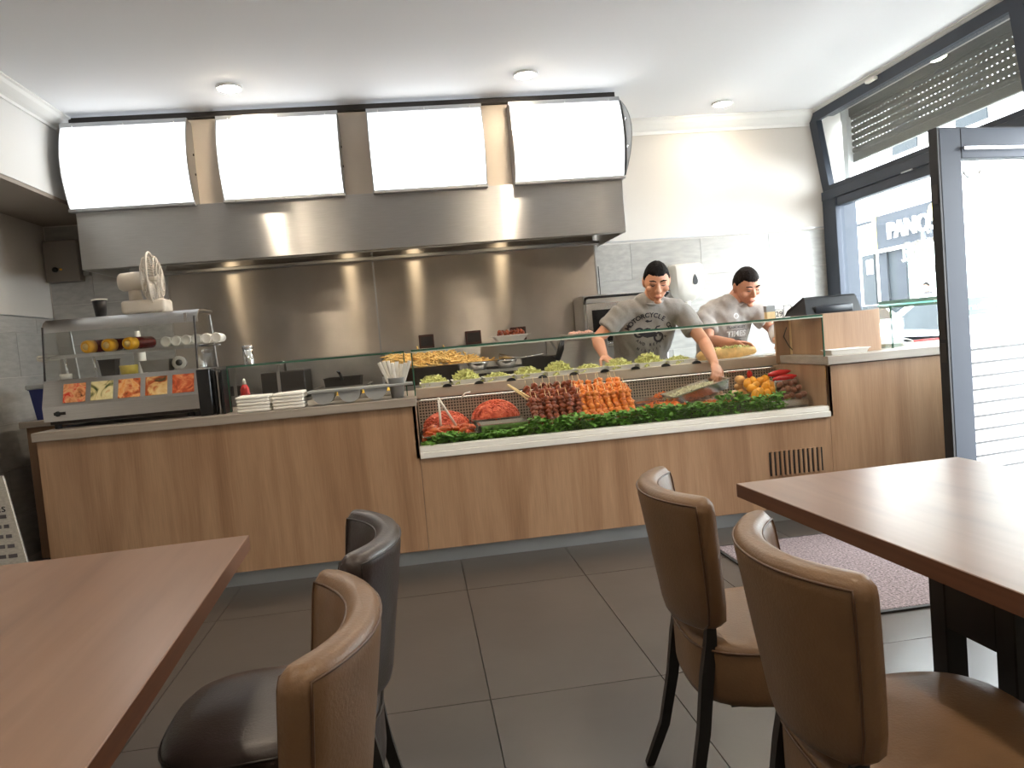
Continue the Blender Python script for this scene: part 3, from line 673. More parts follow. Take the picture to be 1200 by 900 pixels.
def chair(name, label, leather, pipe, loc, rotz):
    """upholstered bistro chair, faces +x in its own frame"""
    t = thing(name, label, 'chair', loc, 'upholstered dining chairs', rotz); OFF[t.name] = V((0, 0, 0))
    # seat cushion
    bm = B(); rings = []; n = 40
    prof = [(.90, .318), (.98, .325), (1.0, .345), (1.0, .44), (.985, .458), (.93, .468), (.75, .474), (.4, .478)]
    def sup(a, k):
        c, s = math.cos(a), math.sin(a); e = 2/3.2
        x = abs(c)**e*math.copysign(1, c); y = abs(s)**e*math.copysign(1, s)
        return x*.225*k+.015, y*(.215+.012*x)*k
    for k, z in prof:
        rings.append([bm.verts.new((*sup(2*PI*j/n, k), z)) for j in range(n)])
    for a, b in zip(rings, rings[1:]):
        for j in range(n): bm.faces.new((a[j], a[(j+1) % n], b[(j+1) % n], b[j]))
    bm.faces.new(rings[0][::-1]); bm.faces.new(rings[-1])
    st = obj('seat', bm, leather, t, True)
    bm = B(); tube(bm, [(*sup(2*PI*j/n, 1.004), .45) for j in range(n)], .0032, 6, closed=True); obj('piping', bm, pipe, st, True)
    # backrest: curved shell, ends coming forward, leaning back
    def xc(z): return -.205-.055*max(0, (z-.47)/.36)
    def hw(z):
        s = (z-.485)/(.825-.485)
        w_ = .155+.068*s**.75
        if s < .14: w_ -= .05*(1-s/.14)**2
        if s > .93: w_ -= .02*((s-.93)/.07)**2
        return w_
    rows = [(.485, .35), (.489, .7), (.50, .93), (.52, 1), (.56, 1), (.61, 1), (.66, 1), (.71, 1), (.755, 1), (.79, 1), (.808, .93), (.820, .68), (.825, .35)]
    nu = 16; rings = []
    for z, tk in rows:
        w_ = hw(z); x0 = xc(z); ring = []
        T = .029*tk
        def at(u, off):
            yy = u*w_; sx = .075*(abs(u)**2.2)*(w_/.22)
            sl = math.atan2(.075*2.2*abs(u)**1.2*(1 if u > 0 else -1)/.22, 1)
            return V((x0+sx-math.cos(sl)*off*-1, yy-math.sin(sl)*off, z))
        for i in range(nu+1): ring.append(at(-1+2*i/nu, T))
        for a in (.35, .65): ring.append(at(1, T*math.cos(a*PI)*1.0) + V((.012*math.sin(a*PI), .014*math.sin(a*PI), 0)))
        for i in range(nu+1): ring.append(at(1-2*i/nu, -T))
        for a in (.65, .35): ring.append(at(-1, T*math.cos(a*PI)) + V((.012*math.sin(a*PI), -.014*math.sin(a*PI), 0)))
        rings.append([bm_v for bm_v in ring])
    bm = B(); rv = [[bm.verts.new(p) for p in r] for r in rings]; n = len(rv[0])
    for a, b in zip(rv, rv[1:]):
        for j in range(n): bm.faces.new((a[j], a[(j+1) % n], b[(j+1) % n], b[j]))
    bm.faces.new(rv[0][::-1]); bm.faces.new(rv[-1])
    bk = obj('backrest', bm, leather, t, True)
    # seam piping along both edges of the backrest
    def edge_path(front):
        P = []
        idx = [k for k in range(2, 11)]
        if front:
            for k in idx: P.append(rings[k][0])
            for i in range(1, nu): P.append(rings[10][i])
            for k in reversed(idx): P.append(rings[k][nu])
        else:
            o = nu+3
            for k in idx: P.append(rings[k][o])
            for i in range(1, nu): P.append(rings[10][o+i])
            for k in reversed(idx): P.append(rings[k][o+nu])
        return P
    for f in (True, False):
        bm = B(); tube(bm, edge_path(f), .0026, 6); obj('piping', bm, pipe, bk, True)
    for s in (-1, 1):
        bm = B(); tube(bm, [(-.164, s*.145, .56), (-.172, s*.148, .47), (-.188, s*.152, .38), (-.205, s*.158, .26), (-.235, s*.166, .12), (-.285, s*.172, 0)],
                       [(.009, .012), (.017, .018), (.021, .020), (.020, .019), (.018, .017), (.016, .015)], 4, hint=(1, 1, 0)); obj('leg', bm, BLACKW, t)
        bm = B(); tube(bm, [(.195, s*.165, .40), (.20, s*.17, .2), (.205, s*.172, 0)], [(.024, .024), (.022, .022), (.017, .017)], 4, hint=(1, 1, 0)); obj('leg', bm, BLACKW, t)
    obj('seat_frame', bx(-.13, .17, -.14, .14, .300, .3175), BLACKW, t)
    return t
ch = chair('dining_chair', 'tan leather chair nearest the camera at the right table', TAN, PIPE_T, (.815, 1.235, 0), -.10)
dup(ch, (.805, 1.83, 0), -.10, 'tan leather chair farther from the camera at the right table')
dup(ch, (-.375, 1.19, 0), PI+.02, 'tan leather chair in front of the dark one at the left table')
cd = chair('dining_chair', 'dark brown leather chair behind the tan one at the left table', DARKL, PIPE_D, (-.355, 1.70, 0), PI+.05)

mt = thing('entrance_mat', 'speckled grey entrance mat on the floor before the door', 'mat', (2.6, 3.36, 0))
obj('pile', bx(1.50, 3.44, 2.82, 3.92, .0005, .011, .003, 1), MATC, mt)
bm = B()
for a in ((1.485, 3.455, 2.80, 2.822), (1.485, 3.455, 3.918, 3.935), (1.485, 1.503, 2.82, 3.92), (3.437, 3.455, 2.82, 3.92)): box(bm, *a, .0004, .009)
obj('border', bm, RUBBER, mt)

# ================================================================== left end: return cabinet, blue bin, leaning board
t = thing('return_cabinet', 'dark return cabinet behind the left end of the counter', 'cabinet', (-2.28, 5.3, 0))
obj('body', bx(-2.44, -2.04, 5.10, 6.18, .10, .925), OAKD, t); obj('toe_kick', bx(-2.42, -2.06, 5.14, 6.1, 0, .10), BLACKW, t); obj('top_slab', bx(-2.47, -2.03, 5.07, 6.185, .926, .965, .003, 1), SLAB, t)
t = thing('storage_bin', 'blue plastic bin with a grey lid left of the grill warmer', 'bin', (-2.31, 5.25, .966))
bm = tray_bm(B(), -2.41, -2.24, 5.12, 5.36, .967, 1.16, rim=.006, taper=.02); obj('tub', bm, BLUEPL, t)
obj('lid', bx(-2.425, -2.225, 5.105, 5.375, 1.161, 1.19, .006, 1), GREYPL, t)
t = thing('printed_board', 'grey printed paper sign leaning at the left edge of the picture', 'sign', (-2.26, 4.0, 0))
bm = B(); prism(bm, [(-2.40, 0), (-1.965, 0), (-2.075, .76), (-2.32, .76)], 'y', 4.05, 4.065); obj('panel', bm, mat('newsprint', srgb(190, 186, 178), .8, var=(60, .16, (1, 1, 3))), t)
for k in range(9):
    z = .15+k*.05
    bm = B(); rr = random.Random(k); x = -2.36
    while x < -2.04-.10*(z/.76)*.8:
        l = rr.uniform(.015, .05); box(bm, x, min(x+l, -2.0-.145*z), 4.047, 4.0495, z, z+.018); x += l+.012
    obj('print_line', bm, INKG, t)
bm = text_bm('as', .06, .0006); xf(bm, basis((-2.10, 4.046, .60), (1, 0, 0), (0, 0, 1), (0, -1, 0))); obj('lettering', bm, INK, t)
bm = B(); tube(bm, [(-2.3, 4.06, .70), (-2.3, 4.30, .005)], .008, 6); obj('strut', bm, BLACKW, t)

# ================================================================== grill warmer with food pictures
WX0, WX1, WY0, WY1 = -2.015, -1.205, 4.40, 4.90
t = thing('food_warmer', 'steel and glass countertop food warmer with five food pictures', 'food warmer', (-1.61, 4.65, .943))
obj('plinth', bx(WX0+.02, WX1-.01, WY0+.03, WY1-.02, .966, .985), DGREY, t)
for x in (WX0+.05, WX1-.06):
    for y in (WY0+.05, WY1-.06):
        bm = B(); lathe(bm, [(0, 0), (.018, 0), (.018, .023), (0, .023)], (x, y, .9435), 12); obj('foot', bm, RUBBER, t)
bm = B(); prism(bm, [(WY0+.004, .985), (WY0, 1.065), (WY0+.055, 1.205), (WY1, 1.205), (WY1, .985)], 'x', WX0, WX1); obj('base', bm, STEEL, t)
dy, dz = .055, .14; L_ = math.hypot(dy, dz)
for k in range(5):
    x = WX0+.105+k*.142
    bm = bx(0, .115, 0, .108, 0, .002); xf(bm, basis((x, WY0+.055*.11-.0022, 1.065+.14*.11), (1, 0, 0), (0, dy/L_, dz/L_), (0, -dz/L_, dy/L_)))
    obj('food_picture', bm, PICS[k], t)
bm = B(); lathe(bm, [(0, -.012), (.014, -.01), (.015, 0), (0, 0)], (WX0+.075, WY0+.003, 1.025), 12, V((0, 1, 0))); obj('switch', bm, BLACKPL, t)
obj('badge', bx(WX0+.055, WX0+.115, WY0-.001, WY0+.004, 1.018, 1.034), DGREY, t)
# glass: sloping front, sides; posts; curved steel top
bm = B(); prism(bm, [(WY0+.06, 1.206), (WY0+.10, 1.475), (WY0+.106, 1.475), (WY0+.066, 1.206)], 'x', WX0+.004, WX1-.004); obj('front_glass', bm, GLASS, t)
for x in (WX0+.002, WX1-.008):
    bm = B(); prism(bm, [(WY0+.06, 1.206), (WY0+.115, 1.52), (WY1-.07, 1.52), (WY1-.01, 1.206)], 'x', x, x+.006); obj('side_glass', bm, GLASS, t)
    bm = B(); tube(bm, [(x+.003, WY0+.058, 1.205), (x+.003, WY0+.10, 1.50)], .0055, 6); obj('corner_post', bm, DGREY, t)
    bm = B(); tube(bm, [(x+.003, WY1-.012, 1.205), (x+.003, WY1-.07, 1.52)], .007, 6); obj('corner_post', bm, STEEL_D, t)
top = [(WY0+.098, 1.468), (WY0+.100, 1.492), (WY0+.118, 1.520), (WY0+.16, 1.540), (WY0+.25, 1.545), (WY1-.06, 1.545), (WY1-.06, 1.535), (WY0+.25, 1.535), (WY0+.165, 1.529), (WY0+.127, 1.512), (WY0+.110, 1.49), (WY0+.108, 1.468)]
bm = B(); prism(bm, top, 'x', WX0, WX1+.012); obj('curved_top', bm, STEEL, t, 'auto')
obj('top_end_cap', bx(WX1-.06, WX1-.045, WY0+.097, WY0+.11, 1.468, 1.52), STEEL_D, t)
bm = B()
for k in range(9): tube(bm, [(WX0-.06, WY0+.16+k*.033, 1.335), (WX1+.045, WY0+.16+k*.033, 1.335)], .0035, 5)
for x in (WX0+.02, WX1-.02, -1.61): tube(bm, [(x, WY0+.15, 1.331), (x, WY0+.435, 1.331)], .004, 5)
obj('wire_shelf', bm, CHROME, t)
obj('shelf_edge', bx(WX0+.01, WX1-.012, WY0+.145, WY0+.153, 1.322, 1.342), STEEL, t)
obj('shelf_bracket', bx(WX0-.075, WX0-.002, WY0+.16, WY0+.30, 1.318, 1.35, .01, 2), WHITEPL, t)
for x in (WX0+.09, WX0+.24):
    bm = B(); tube(bm, [(x, WY0+.15, 1.206), (x-.012, WY0+.152, 1.33)], .007, 8); obj('shelf_leg', bm, CHROME, t, True)
# on the shelf: sauce bottles lying with their caps forward, a row of paper cups on their side
def bottle(name, x, y, z, label):
    b = thing(name, label, 'sauce bottle', (x, y, z-.036), 'sauce bottles lying in the warmer')
    bm = B(); lathe(bm, [(0, .055), (.034, .055), (.036, .07), (.036, .20), (.03, .215), (0, .215)], (x, y-.06, z), 18, V((.35, 1, .02))); obj('body', bm, KETCH, b, True)
    bm = B(); lathe(bm, [(.018, .006), (.022, 0), (.034, .004), (.037, .02), (.036, .058), (.0, .058)], (x, y-.06, z), 18, V((.35, 1, .02))); o = obj('cap', bm, YCAP, b, True)
    bm = B(); lathe(bm, [(0, -.004), (.016, -.002), (.02, .006), (0, .008)], (x, y-.06, z), 14, V((.35, 1, .02))); obj('cap_disc', bm, mat('pale_cap_centre', srgb(240, 206, 130), .4, var=(9, .04)), o, True)
for k, (x, l) in enumerate(((-1.826, 'left'), (-1.716, 'middle'), (-1.603, 'right'))): bottle('sauce_bottle', x, WY0+.22, 1.378, 'dark red sauce bottle with yellow cap lying on warmer shelf, %s of the three' % l)
for k in range(6):
    bm = B(); lathe(bm, [(0, .0), (.022, .001), (.028, -.002), (.030, .004), (.024, .10), (0, .10)], (-1.405+k*.0555, WY0+.19, 1.372), 16, V((.1, 1, 0)))
    tag(obj('paper_cup', bm, PAPER, None, True), 'white paper cup lying in a row on the warmer shelf', 'cup', 'white cups lying on the warmer shelf')
bm = tray_bm(B(), -1.79, -1.70, 4.62, 4.70, 1.207, 1.30, rim=.004, taper=.008); tag(obj('sauce_tub', bm, DGREY), 'dark square tub standing inside the warmer', 'tub')
bm = B(); lathe(bm, [(0, 0), (.045, 0), (.05, .05), (.048, .05), (.043, .004), (0, .004)], (-1.62, 4.60, 1.207), 20); o = obj('pickle_bowl', bm, mat('yellow_relish', srgb(206, 184, 84), .3, var=(30, .15)), None, True); tag(o, 'small yellow bowl inside the warmer', 'bowl')
bm = tray_bm(B(), -1.56, -1.40, 4.60, 4.72, 1.207, 1.275, rim=.004); tag(obj('wire_basket', bm, STEEL_D), 'low grey basket inside the warmer', 'basket')
b = thing('foil_roll', 'roll of cling film lying inside the warmer', 'roll', (-1.36, 4.66, 1.207))
bm = B(); lathe(bm, [(.018, 0), (.038, 0), (.038, .20), (.018, .20), (.018, 0)], (-1.335, 4.56, 1.247), 20, V((-.25, 1, 0))); obj('roll', bm, mat('cling_film', srgb(176, 170, 162), .2, var=(9, .06)), b, True)
bm = B(); tube(bm, [(-1.335, 4.558, 1.247), (-1.387, 4.764, 1.247)], .0178, 12); obj('core', bm, DGREY, b, True)
bm = B(); lathe(bm, [(0, 0), (.024, 0), (.024, .035), (.01, .045), (.008, .075), (0, .075)], (-1.25, 4.66, 1.207), 14); tag(obj('squeeze_bottle', bm, WHITEPL, None, True), 'small white squeeze bottle at the right end inside the warmer', 'bottle')
bm = B(); lathe(bm, [(0, 0), (.03, 0), (.032, .03), (0, .03)], (-1.94, 4.55, 1.207), 14); tag(obj('lid_cup', bm, WHITEPL, None, True), 'small white dish at the left end inside the warmer', 'dish')
# on top: black cup and desk fan; behind: a tall white bottle
b = thing('takeaway_cup', 'black takeaway cup with white rim on top of the warmer', 'cup', (-1.79, 4.74, 1.546))
bm = B(); lathe(bm, [(0, 0), (.028, 0), (.040, .098), (0, .098)], (-1.79, 4.74, 1.5465), 20); obj('cup', bm, BLACKPL, b, True)
bm = B(); lathe(bm, [(.038, .098), (.043, .098), (.043, .106), (.03, .108), (0, .104)], (-1.79, 4.74, 1.5465), 20); obj('rim', bm, PAPER, b, True)
f = thing('desk_fan', 'white desk fan with wire guard on top of the warmer', 'fan', (-1.53, 4.72, 1.546))
bm = bx(-1.645, -1.40, 4.64, 4.80, 1.5465, 1.625, .02, 3); obj('base', bm, CREAMPL, f, True)
bm = B(); tube(bm, [(-1.58, 4.72, 1.62), (-1.585, 4.72, 1.70)], [(.04, .035), (.032, .03)], 14); obj('neck', bm, CREAMPL, f, True)
bm = B(); lathe(bm, [(0, 0), (.04, .004), (.052, .02), (.055, .08), (.052, .14), (.03, .15), (0, .15)], (-1.662, 4.70, 1.735), 22, V((1, .10, .03))); obj('motor', bm, CREAMPL, f, True)
ax = V((1, .13, .03)).normalized(); ctr = V((-1.478, 4.72, 1.742)); u, w_ = frame_of(ax)
R_ = .155
def cage(bm, r, h, rr=.0022): tube(bm, [ctr+ax*h+(u*math.cos(2*PI*j/40)+w_*math.sin(2*PI*j/40))*r for j in range(40)], rr, 5, closed=True)
bm = B()
for r, h in ((R_, .0), (.13, .032), (.10, .045), (.07, .052), (.13, -.032), (.10, -.045), (.07, -.05)): cage(bm, r, h)
for k in range(56):
    a = 2*PI*k/56; d = u*math.cos(a)+w_*math.sin(a)
    tube(bm, [ctr+ax*.055+d*.03, ctr+ax*.052+d*.07, ctr+ax*.032+d*.13, ctr+d*R_, ctr-ax*.032+d*.13, ctr-ax*.05+d*.07, ctr-ax*.05+d*.04], .0012, 3)
obj('wire_guard', bm, CREAMPL, f)
bm = B(); tube(bm, [ctr+(u*math.cos(2*PI*j/40)+w_*math.sin(2*PI*j/40))*(R_+.003) for j in range(40)], (.006), 6, closed=True); obj('guard_ring', bm, CREAMPL, f, True)
bm = B(); lathe(bm, [(0, .062), (.028, .058), (.032, .048), (0, .046)], ctr, 16, ax); obj('guard_badge', bm, CREAMPL, f, True)
for k in range(3):
    a = 2*PI*k/3+.4; d = u*math.cos(a)+w_*math.sin(a); e = -u*math.sin(a)+w_*math.cos(a); bm = B()
    P = []
    for r, wd, tw in ((.02, .018, .016), (.07, .05, .018), (.115, .055, .014), (.135, .03, .01)):
        P.append((ctr+d*r-e*wd-ax*tw, ctr+d*r+e*wd+ax*tw))
    vv = [(bm.verts.new(p), bm.verts.new(q), bm.verts.new(p+ax*.003), bm.verts.new(q+ax*.003)) for p, q in P]
    for m_, n_ in zip(vv, vv[1:]):
        for i, j in ((0, 1), (1, 3), (3, 2), (2, 0)): bm.faces.new((m_[i], m_[j], n_[j], n_[i]))
    bm.faces.new((vv[0][0], vv[0][1], vv[0][3], vv[0][2])); bm.faces.new((vv[-1][0], vv[-1][2], vv[-1][3], vv[-1][1]))
    obj('blade', bm, CREAMPL, f, True)
bm = B(); tube(bm, [ctr-ax*.06, ctr+ax*.045], .018, 12); obj('hub', bm, CREAMPL, f, True)
bm = B(); lathe(bm, [(0, 0), (.032, 0), (.034, .02), (.034, .40), (.02, .46), (.014, .52), (0, .52)], (-1.675, 4.955, .9435), 18); tag(obj('tall_bottle', bm, WHITEPL, None, True), 'tall white bottle standing behind the warmer', 'bottle')
# black holders right of the warmer
b = thing('file_holder', 'black upright holder between the warmer and the glass screen', 'holder', (-1.125, 4.42, .943))
obj('box', bx(-1.195, -1.125, 4.36, 4.52, .944, 1.198, .004, 1), BLACKPL, b)
for k in range(3): obj('divider', bx(-1.112+k*.018, -1.102+k*.018, 4.37, 4.50, .944, 1.19-.008*k, .002, 1), (BLACKPL, STEEL_D, BLACKPL)[k], b)
obj('side', bx(-1.068, -1.060, 4.36, 4.52, .944, 1.185), BLACKPL, b)

# napkins
for x0, x1, l in ((-.985, -.802, 'left'), (-.797, -.622, 'right')):
    b = thing('napkin_stack', 'stack of white paper napkins on the worktop, %s of the two' % l, 'napkins', ((x0+x1)/2, 4.34, .943), 'napkin stacks')
    rr = random.Random(x0); z = .9445
    for k in range(5):
        h = .0178; dx = rr.uniform(-.003, .003)
        bm = bx(x0+.004+dx, x1-.004+dx, 4.265+rr.uniform(-.004, .004), 4.425, z, z+h-.0008, .0075, 3)
        for v in bm.verts: v.co.z += .007*noise.noise(v.co*14)*(k/5)
        obj('napkin', bm, PAPER, b, True); z += h
# grey holder with bowls and a beaker of wrapped cutlery
b = thing('cutlery_holder', 'grey plastic rack with three round bowls hanging on the glass screen', 'rack', (-.33, 4.37, .943))
obj('rail', bx(-.612, -.035, 4.285, 4.445, 1.012, 1.026, .004, 2), GREYPL, b)
for k in range(3):
    cx = -.525+k*.142
    bm = B(); prism(bm, [(cx+.062*math.cos(a), 1.012+.062*1.05*math.sin(a)) for a in [PI+PI*i/14 for i in range(15)]], 'y', 4.30, 4.44); obj('bowl', bm, GREYPL, b, 'auto')
bm = B(); lathe(bm, [(0, .002), (.034, .002), (.046, .11), (.050, .115), (.046, .115), (.03, .01), (0, .01)], (-.125, 4.36, .943), 20); obj('beaker', bm, GREYPL, b, True)
rr = random.Random(5)
for k in range(8):
    a = -1.+2.*k/7; x = -.125+a*.024; top = V((-.125+a*.085, 4.35+rr.uniform(-.02, .02), 1.135+rr.uniform(-.006, .022)))
    bm = B(); tube(bm, [V((x, 4.36, .985)), top], [(.009, .006), (.011, .007)], 6); tag(obj('paper_straw_sleeve', bm, PAPER), 'white wrapped stick fanned out in the grey beaker', 'wrapped stick', 'wrapped sticks in the grey beaker')
bm = tray_bm(B(), -.60, -.10, 4.62, 4.80, .9445, .975, rim=.006); tag(obj('cheese_pan', bm, STEEL_T), 'shallow steel pan of grated cheese behind the glass screen', 'pan')
bm = B(); rr = random.Random(11)
for k in range(500):
    c = V((rr.uniform(-.58, -.12), rr.uniform(4.635, 4.785), .968+rr.uniform(0, .022))); d = V((rr.uniform(-1, 1), rr.uniform(-1, 1), rr.uniform(-.3, .3))).normalized()*.014
    tube(bm, [c-d, c+d], .0022, 3)
tag(obj('grated_cheese', bm, CHEESE), 'yellow grated cheese in the pan behind the glass screen', 'cheese', kind='stuff')
# ================================================================== cook line under the hood
k1 = thing('fryer_unit', 'stainless fryer unit under the hood behind the left glass screen', 'fryer', (-1.0, 5.85, 0))
obj('body', bx(-1.80, -.26, 5.48, 6.17, 0, .93), STEEL_D, k1); obj('riser', bx(-1.80, -.26, 5.98, 6.17, .93, 1.205, .003, 1), STEEL_D, k1)
for x0, x1 in ((-1.70, -1.25), (-.72, -.36)):
    obj('fryer_tank', tray_bm(B(), x0, x1, 5.54, 5.93, .90, .99, rim=.015), STEEL_D, k1)
    bm = tray_bm(B(), x0+.05, x1-.05, 5.60, 5.86, .96, 1.05, rim=.004); o = obj('fry_basket', bm, DGREY, k1)
    bm = B(); tube(bm, [((x0+x1)/2, 5.60, 1.04), ((x0+x1)/2, 5.46, 1.085), ((x0+x1)/2, 5.36, 1.10)], .010, 8); obj('handle', bm, BLACKPL, o, True)
obj('control_column', bx(-1.10, -.80, 5.60, 5.97, .931, 1.13, .005, 1), DGREY, k1)
bm = B(); tube(bm, [(-.93, 5.62, 1.13), (-.93, 5.62, 1.19), (-.93, 5.56, 1.20)], .008, 8); obj('tap', bm, CHROME, k1, True)
k2 = thing('fries_station', 'stainless chip scuttle heaped with fries behind the glass display', 'chip scuttle', (.4, 5.8, 0))
obj('body', bx(-.25, 1.02, 5.50, 6.17, 0, .95), STEEL_D, k2)
bm = B(); prism(bm, [(5.50, .95), (5.46, 1.075), (5.475, 1.08), (5.52, 1.0), (6.0, 1.02), (6.0, .95)], 'x', -.25, 1.02); obj('scuttle', bm, STEEL_T, k2)
for x in (-.25, 1.005):
    bm = B(); prism(bm, [(5.44, .95), (5.50, 1.10), (5.80, 1.205), (6.17, 1.205), (6.17, .95)], 'x', x, x+.015); obj('side_panel', bm, STEEL, k2)
obj('rear_riser', bx(-.235, 1.005, 5.90, 6.17, .95, 1.205, .004, 1), STEEL, k2)
for x0, x1, z0 in ((.03, .145, 1.217), (.39, .51, 1.215), (.742, .862, 1.221)):
    o = obj('control_box', bx(x0, x1, 5.93, 6.0, 1.206, 1.31, .003, 1), BROWNP, k2)
    obj('face_plate', bx(x0+.012, x1-.012, 5.926, 5.931, 1.222, 1.295), DGREY, o)
bm = B(); rr = random.Random(3)
for k in range(700):
    x = rr.uniform(-.22, .62); hgt = (.165*(1-max(0, (x-.15)/.5)**1.3) if x > .15 else .165)*rr.uniform(.55, 1)
    y = rr.uniform(5.50, 5.86); c = V((x, y, 1.03+max(hgt, .02)*(1-.5*abs(y-5.68)/.2)))
    d = V((rr.uniform(-1, 1), rr.uniform(-.7, .7), rr.uniform(-.35, .35))).normalized()*rr.uniform(.025, .042)
    tube(bm, [c-d, c+d], .0055, 4)
tag(obj('french_fries', bm, FRY), 'heap of golden french fries in the chip scuttle', 'fries', kind='stuff')
bm = B(); tube(bm, [(.60, 5.62, 1.10), (.74, 5.56, 1.075), (.92, 5.53, 1.09)], [(.022, .004), (.006, .006), (.008, .008)], 8); tag(obj('fries_scoop', bm, STEEL_T, None, True), 'steel scoop lying in the empty end of the chip scuttle', 'scoop')
bm = B(); tube(bm, [(1.0, 5.44, 1.04), (1.03, 5.43, 1.12), (1.045, 5.43, 1.18)], [(.02, .008), (.024, .008), (.015, .006)], 8); tag(obj('black_spatula', bm, BLACKPL, None, True), 'black handled spatula hanging at the end of the chip scuttle', 'spatula')
def plate_food(x, y, z, wx, label, fl, m, n):
    t = thing('serving_tray', label, 'tray', (x, y, z))
    bm = tray_bm(B(), x-wx/2, x+wx/2, y-.09, y+.09, z+.001, z+.045, rim=.018, taper=.035); obj('tray', bm, WHITEPL, t)
    bm = B(); rr = random.Random(int(x*100))
    for k in range(n): blob(bm, (x+rr.uniform(-.36, .36)*wx, y+rr.uniform(-.06, .06), z+.045+rr.uniform(-.005, .03)*(fl)), rr.uniform(.012, .02), 1, .3, 2, seed=k)
    obj('food', bm, m, t, True, kind='stuff')
plate_food(.70, 5.66, 1.205, .25, 'white tray of fried food on the scuttle riser', 1, MAT['brown_kebab_meat'], 50)
obj('tray_shelf', bx(.5, .95, 5.56, 5.90, 1.19, 1.204), STEEL_T, k2)
k3 = thing('worktable', 'stainless work table under the hood beside the contact grill', 'work table', (1.3, 5.8, 0))
obj('top', bx(1.06, 2.3, 5.62, 6.17, .90, .94, .003, 1), STEEL_T, k3)
for x in (1.08, 2.24):
    for y in (5.64, 6.11): obj('leg', bx(x, x+.04, y, y+.04, 0, .90), STEEL_D, k3)
obj('shelf', bx(1.08, 2.28, 5.64, 6.15, .25, .27), STEEL_D, k3)
obj('upstand', bx(1.04, 1.40, 5.52, 5.615, .90, 1.17, .003, 1), STEEL, k3)
obj('upstand_leg', bx(1.05, 1.39, 5.53, 5.605, 0, .90), STEEL_D, k3)
plate_food(1.21, 5.567, 1.171, .24, 'white tray of sliced meat left of the man leaning over', .2, mat('pink_meat', srgb(214, 170, 156), .5, var=(20, .1)), 30)
k4 = thing('contact_oven', 'steel oven with dark glass door behind the man leaning over', 'oven', (1.62, 5.95, .94))
obj('body', bx(1.30, 1.95, 5.80, 6.16, .96, 1.50, .01, 2), STEEL, k4)
o = obj('door', bx(1.32, 1.93, 5.775, 5.80, 1.10, 1.44, .004, 1), STEEL_T, k4); obj('window', bx(1.36, 1.89, 5.770, 5.776, 1.14, 1.385), SCREEN, o)
bm = B(); tube(bm, [(1.31, 5.79, 1.44), (1.30, 5.70, 1.475), (1.32, 5.68, 1.478), (1.93, 5.68, 1.478), (1.95, 5.70, 1.475), (1.94, 5.79, 1.44)], .010, 8); obj('handle', bm, BLACKPL, o, True)
bm = B(); tube(bm, [(1.31, 5.76, 1.15), (1.29, 5.70, 1.125), (1.93, 5.70, 1.125)], .006, 8); obj('lower_rail', bm, CHROME, k4, True)
for x in (1.34, 1.88): obj('foot', bx(x, x+.04, 5.83, 5.87, .941, .96), RUBBER, k4)
bm = B(); tube(bm, [(1.535, 6.17, 1.5), (1.535, 6.175, 1.75)], .004, 6); obj('cable', bm, BLACKPL, k4)
# shaker on a shelf behind the left screen
b = thing('steel_shaker', 'shiny steel shaker behind the left glass screen', 'shaker', (-1.10, 5.20, 1.16))
sy = 5.20
sh = thing('service_shelf', 'narrow steel shelf behind the left glass screen', 'shelf', (-.95, 5.2, .943))
obj('shelf_board', bx(-1.22, -.88, 5.13, 5.29, 1.180, 1.190), STEEL_D, sh)
for x in (-1.20, -.92): obj('shelf_leg', bx(x, x+.018, 5.20, 5.218, 0, 1.18), STEEL_D, sh)
b.location = (-1.085, sy, 1.190); OFF[b.name] = V(b.location)
bm = B(); lathe(bm, [(0, 0), (.034, 0), (.035, .004), (.035, .115), (0, .115)], (-1.085, sy, 1.1905), 22); obj('body', bm, CHROME, b, True)
bm = B(); lathe(bm, [(0, .138), (.030, .136), (.037, .130), (.037, .116), (0, .116)], (-1.085, sy, 1.1905), 22); obj('lid', bm, CHROME, b, True)
# things on the left worktop behind the screen
bm = B(); lathe(bm, [(0, 0), (.028, 0), (.03, .02), (.026, .12), (.012, .145), (0, .145)], (-1.0, 4.60, .9435), 16); o = thing('ketchup_bottle', 'red and white sauce bottle behind the glass screen', 'bottle', (-1.0, 4.6, .943)); obj('body', bm, REDPR, o, True)
bm = B(); lathe(bm, [(0, .145), (.012, .145), (.008, .175), (0, .18)], (-1.0, 4.60, .9435), 12); obj('cap', bm, WHITEPL, o, True)

# ================================================================== food in the display
rr = random.Random(21)
def shreds(n, wx, wy, h, ln, r, seed):
    bm = B(); q = random.Random(seed)
    for k in range(n):
        x, y = q.uniform(-1, 1), q.uniform(-1, 1)
        z = h*(1-.75*(x*x*.6+y*y*.6))*q.uniform(.4, 1)
        c = V((x*wx, y*wy, max(z, .002))); d = V((q.uniform(-1, 1), q.uniform(-1, 1), q.uniform(-.6, .6))).normalized()*ln*q.uniform(.5, 1)
        s = d.cross(V((0, 0, 1))).normalized()*ln*.18*q.uniform(-1, 1)
        tube(bm, [c-d, c+s, c+d], [(r, r*.5)]*3, 3)
    return bm
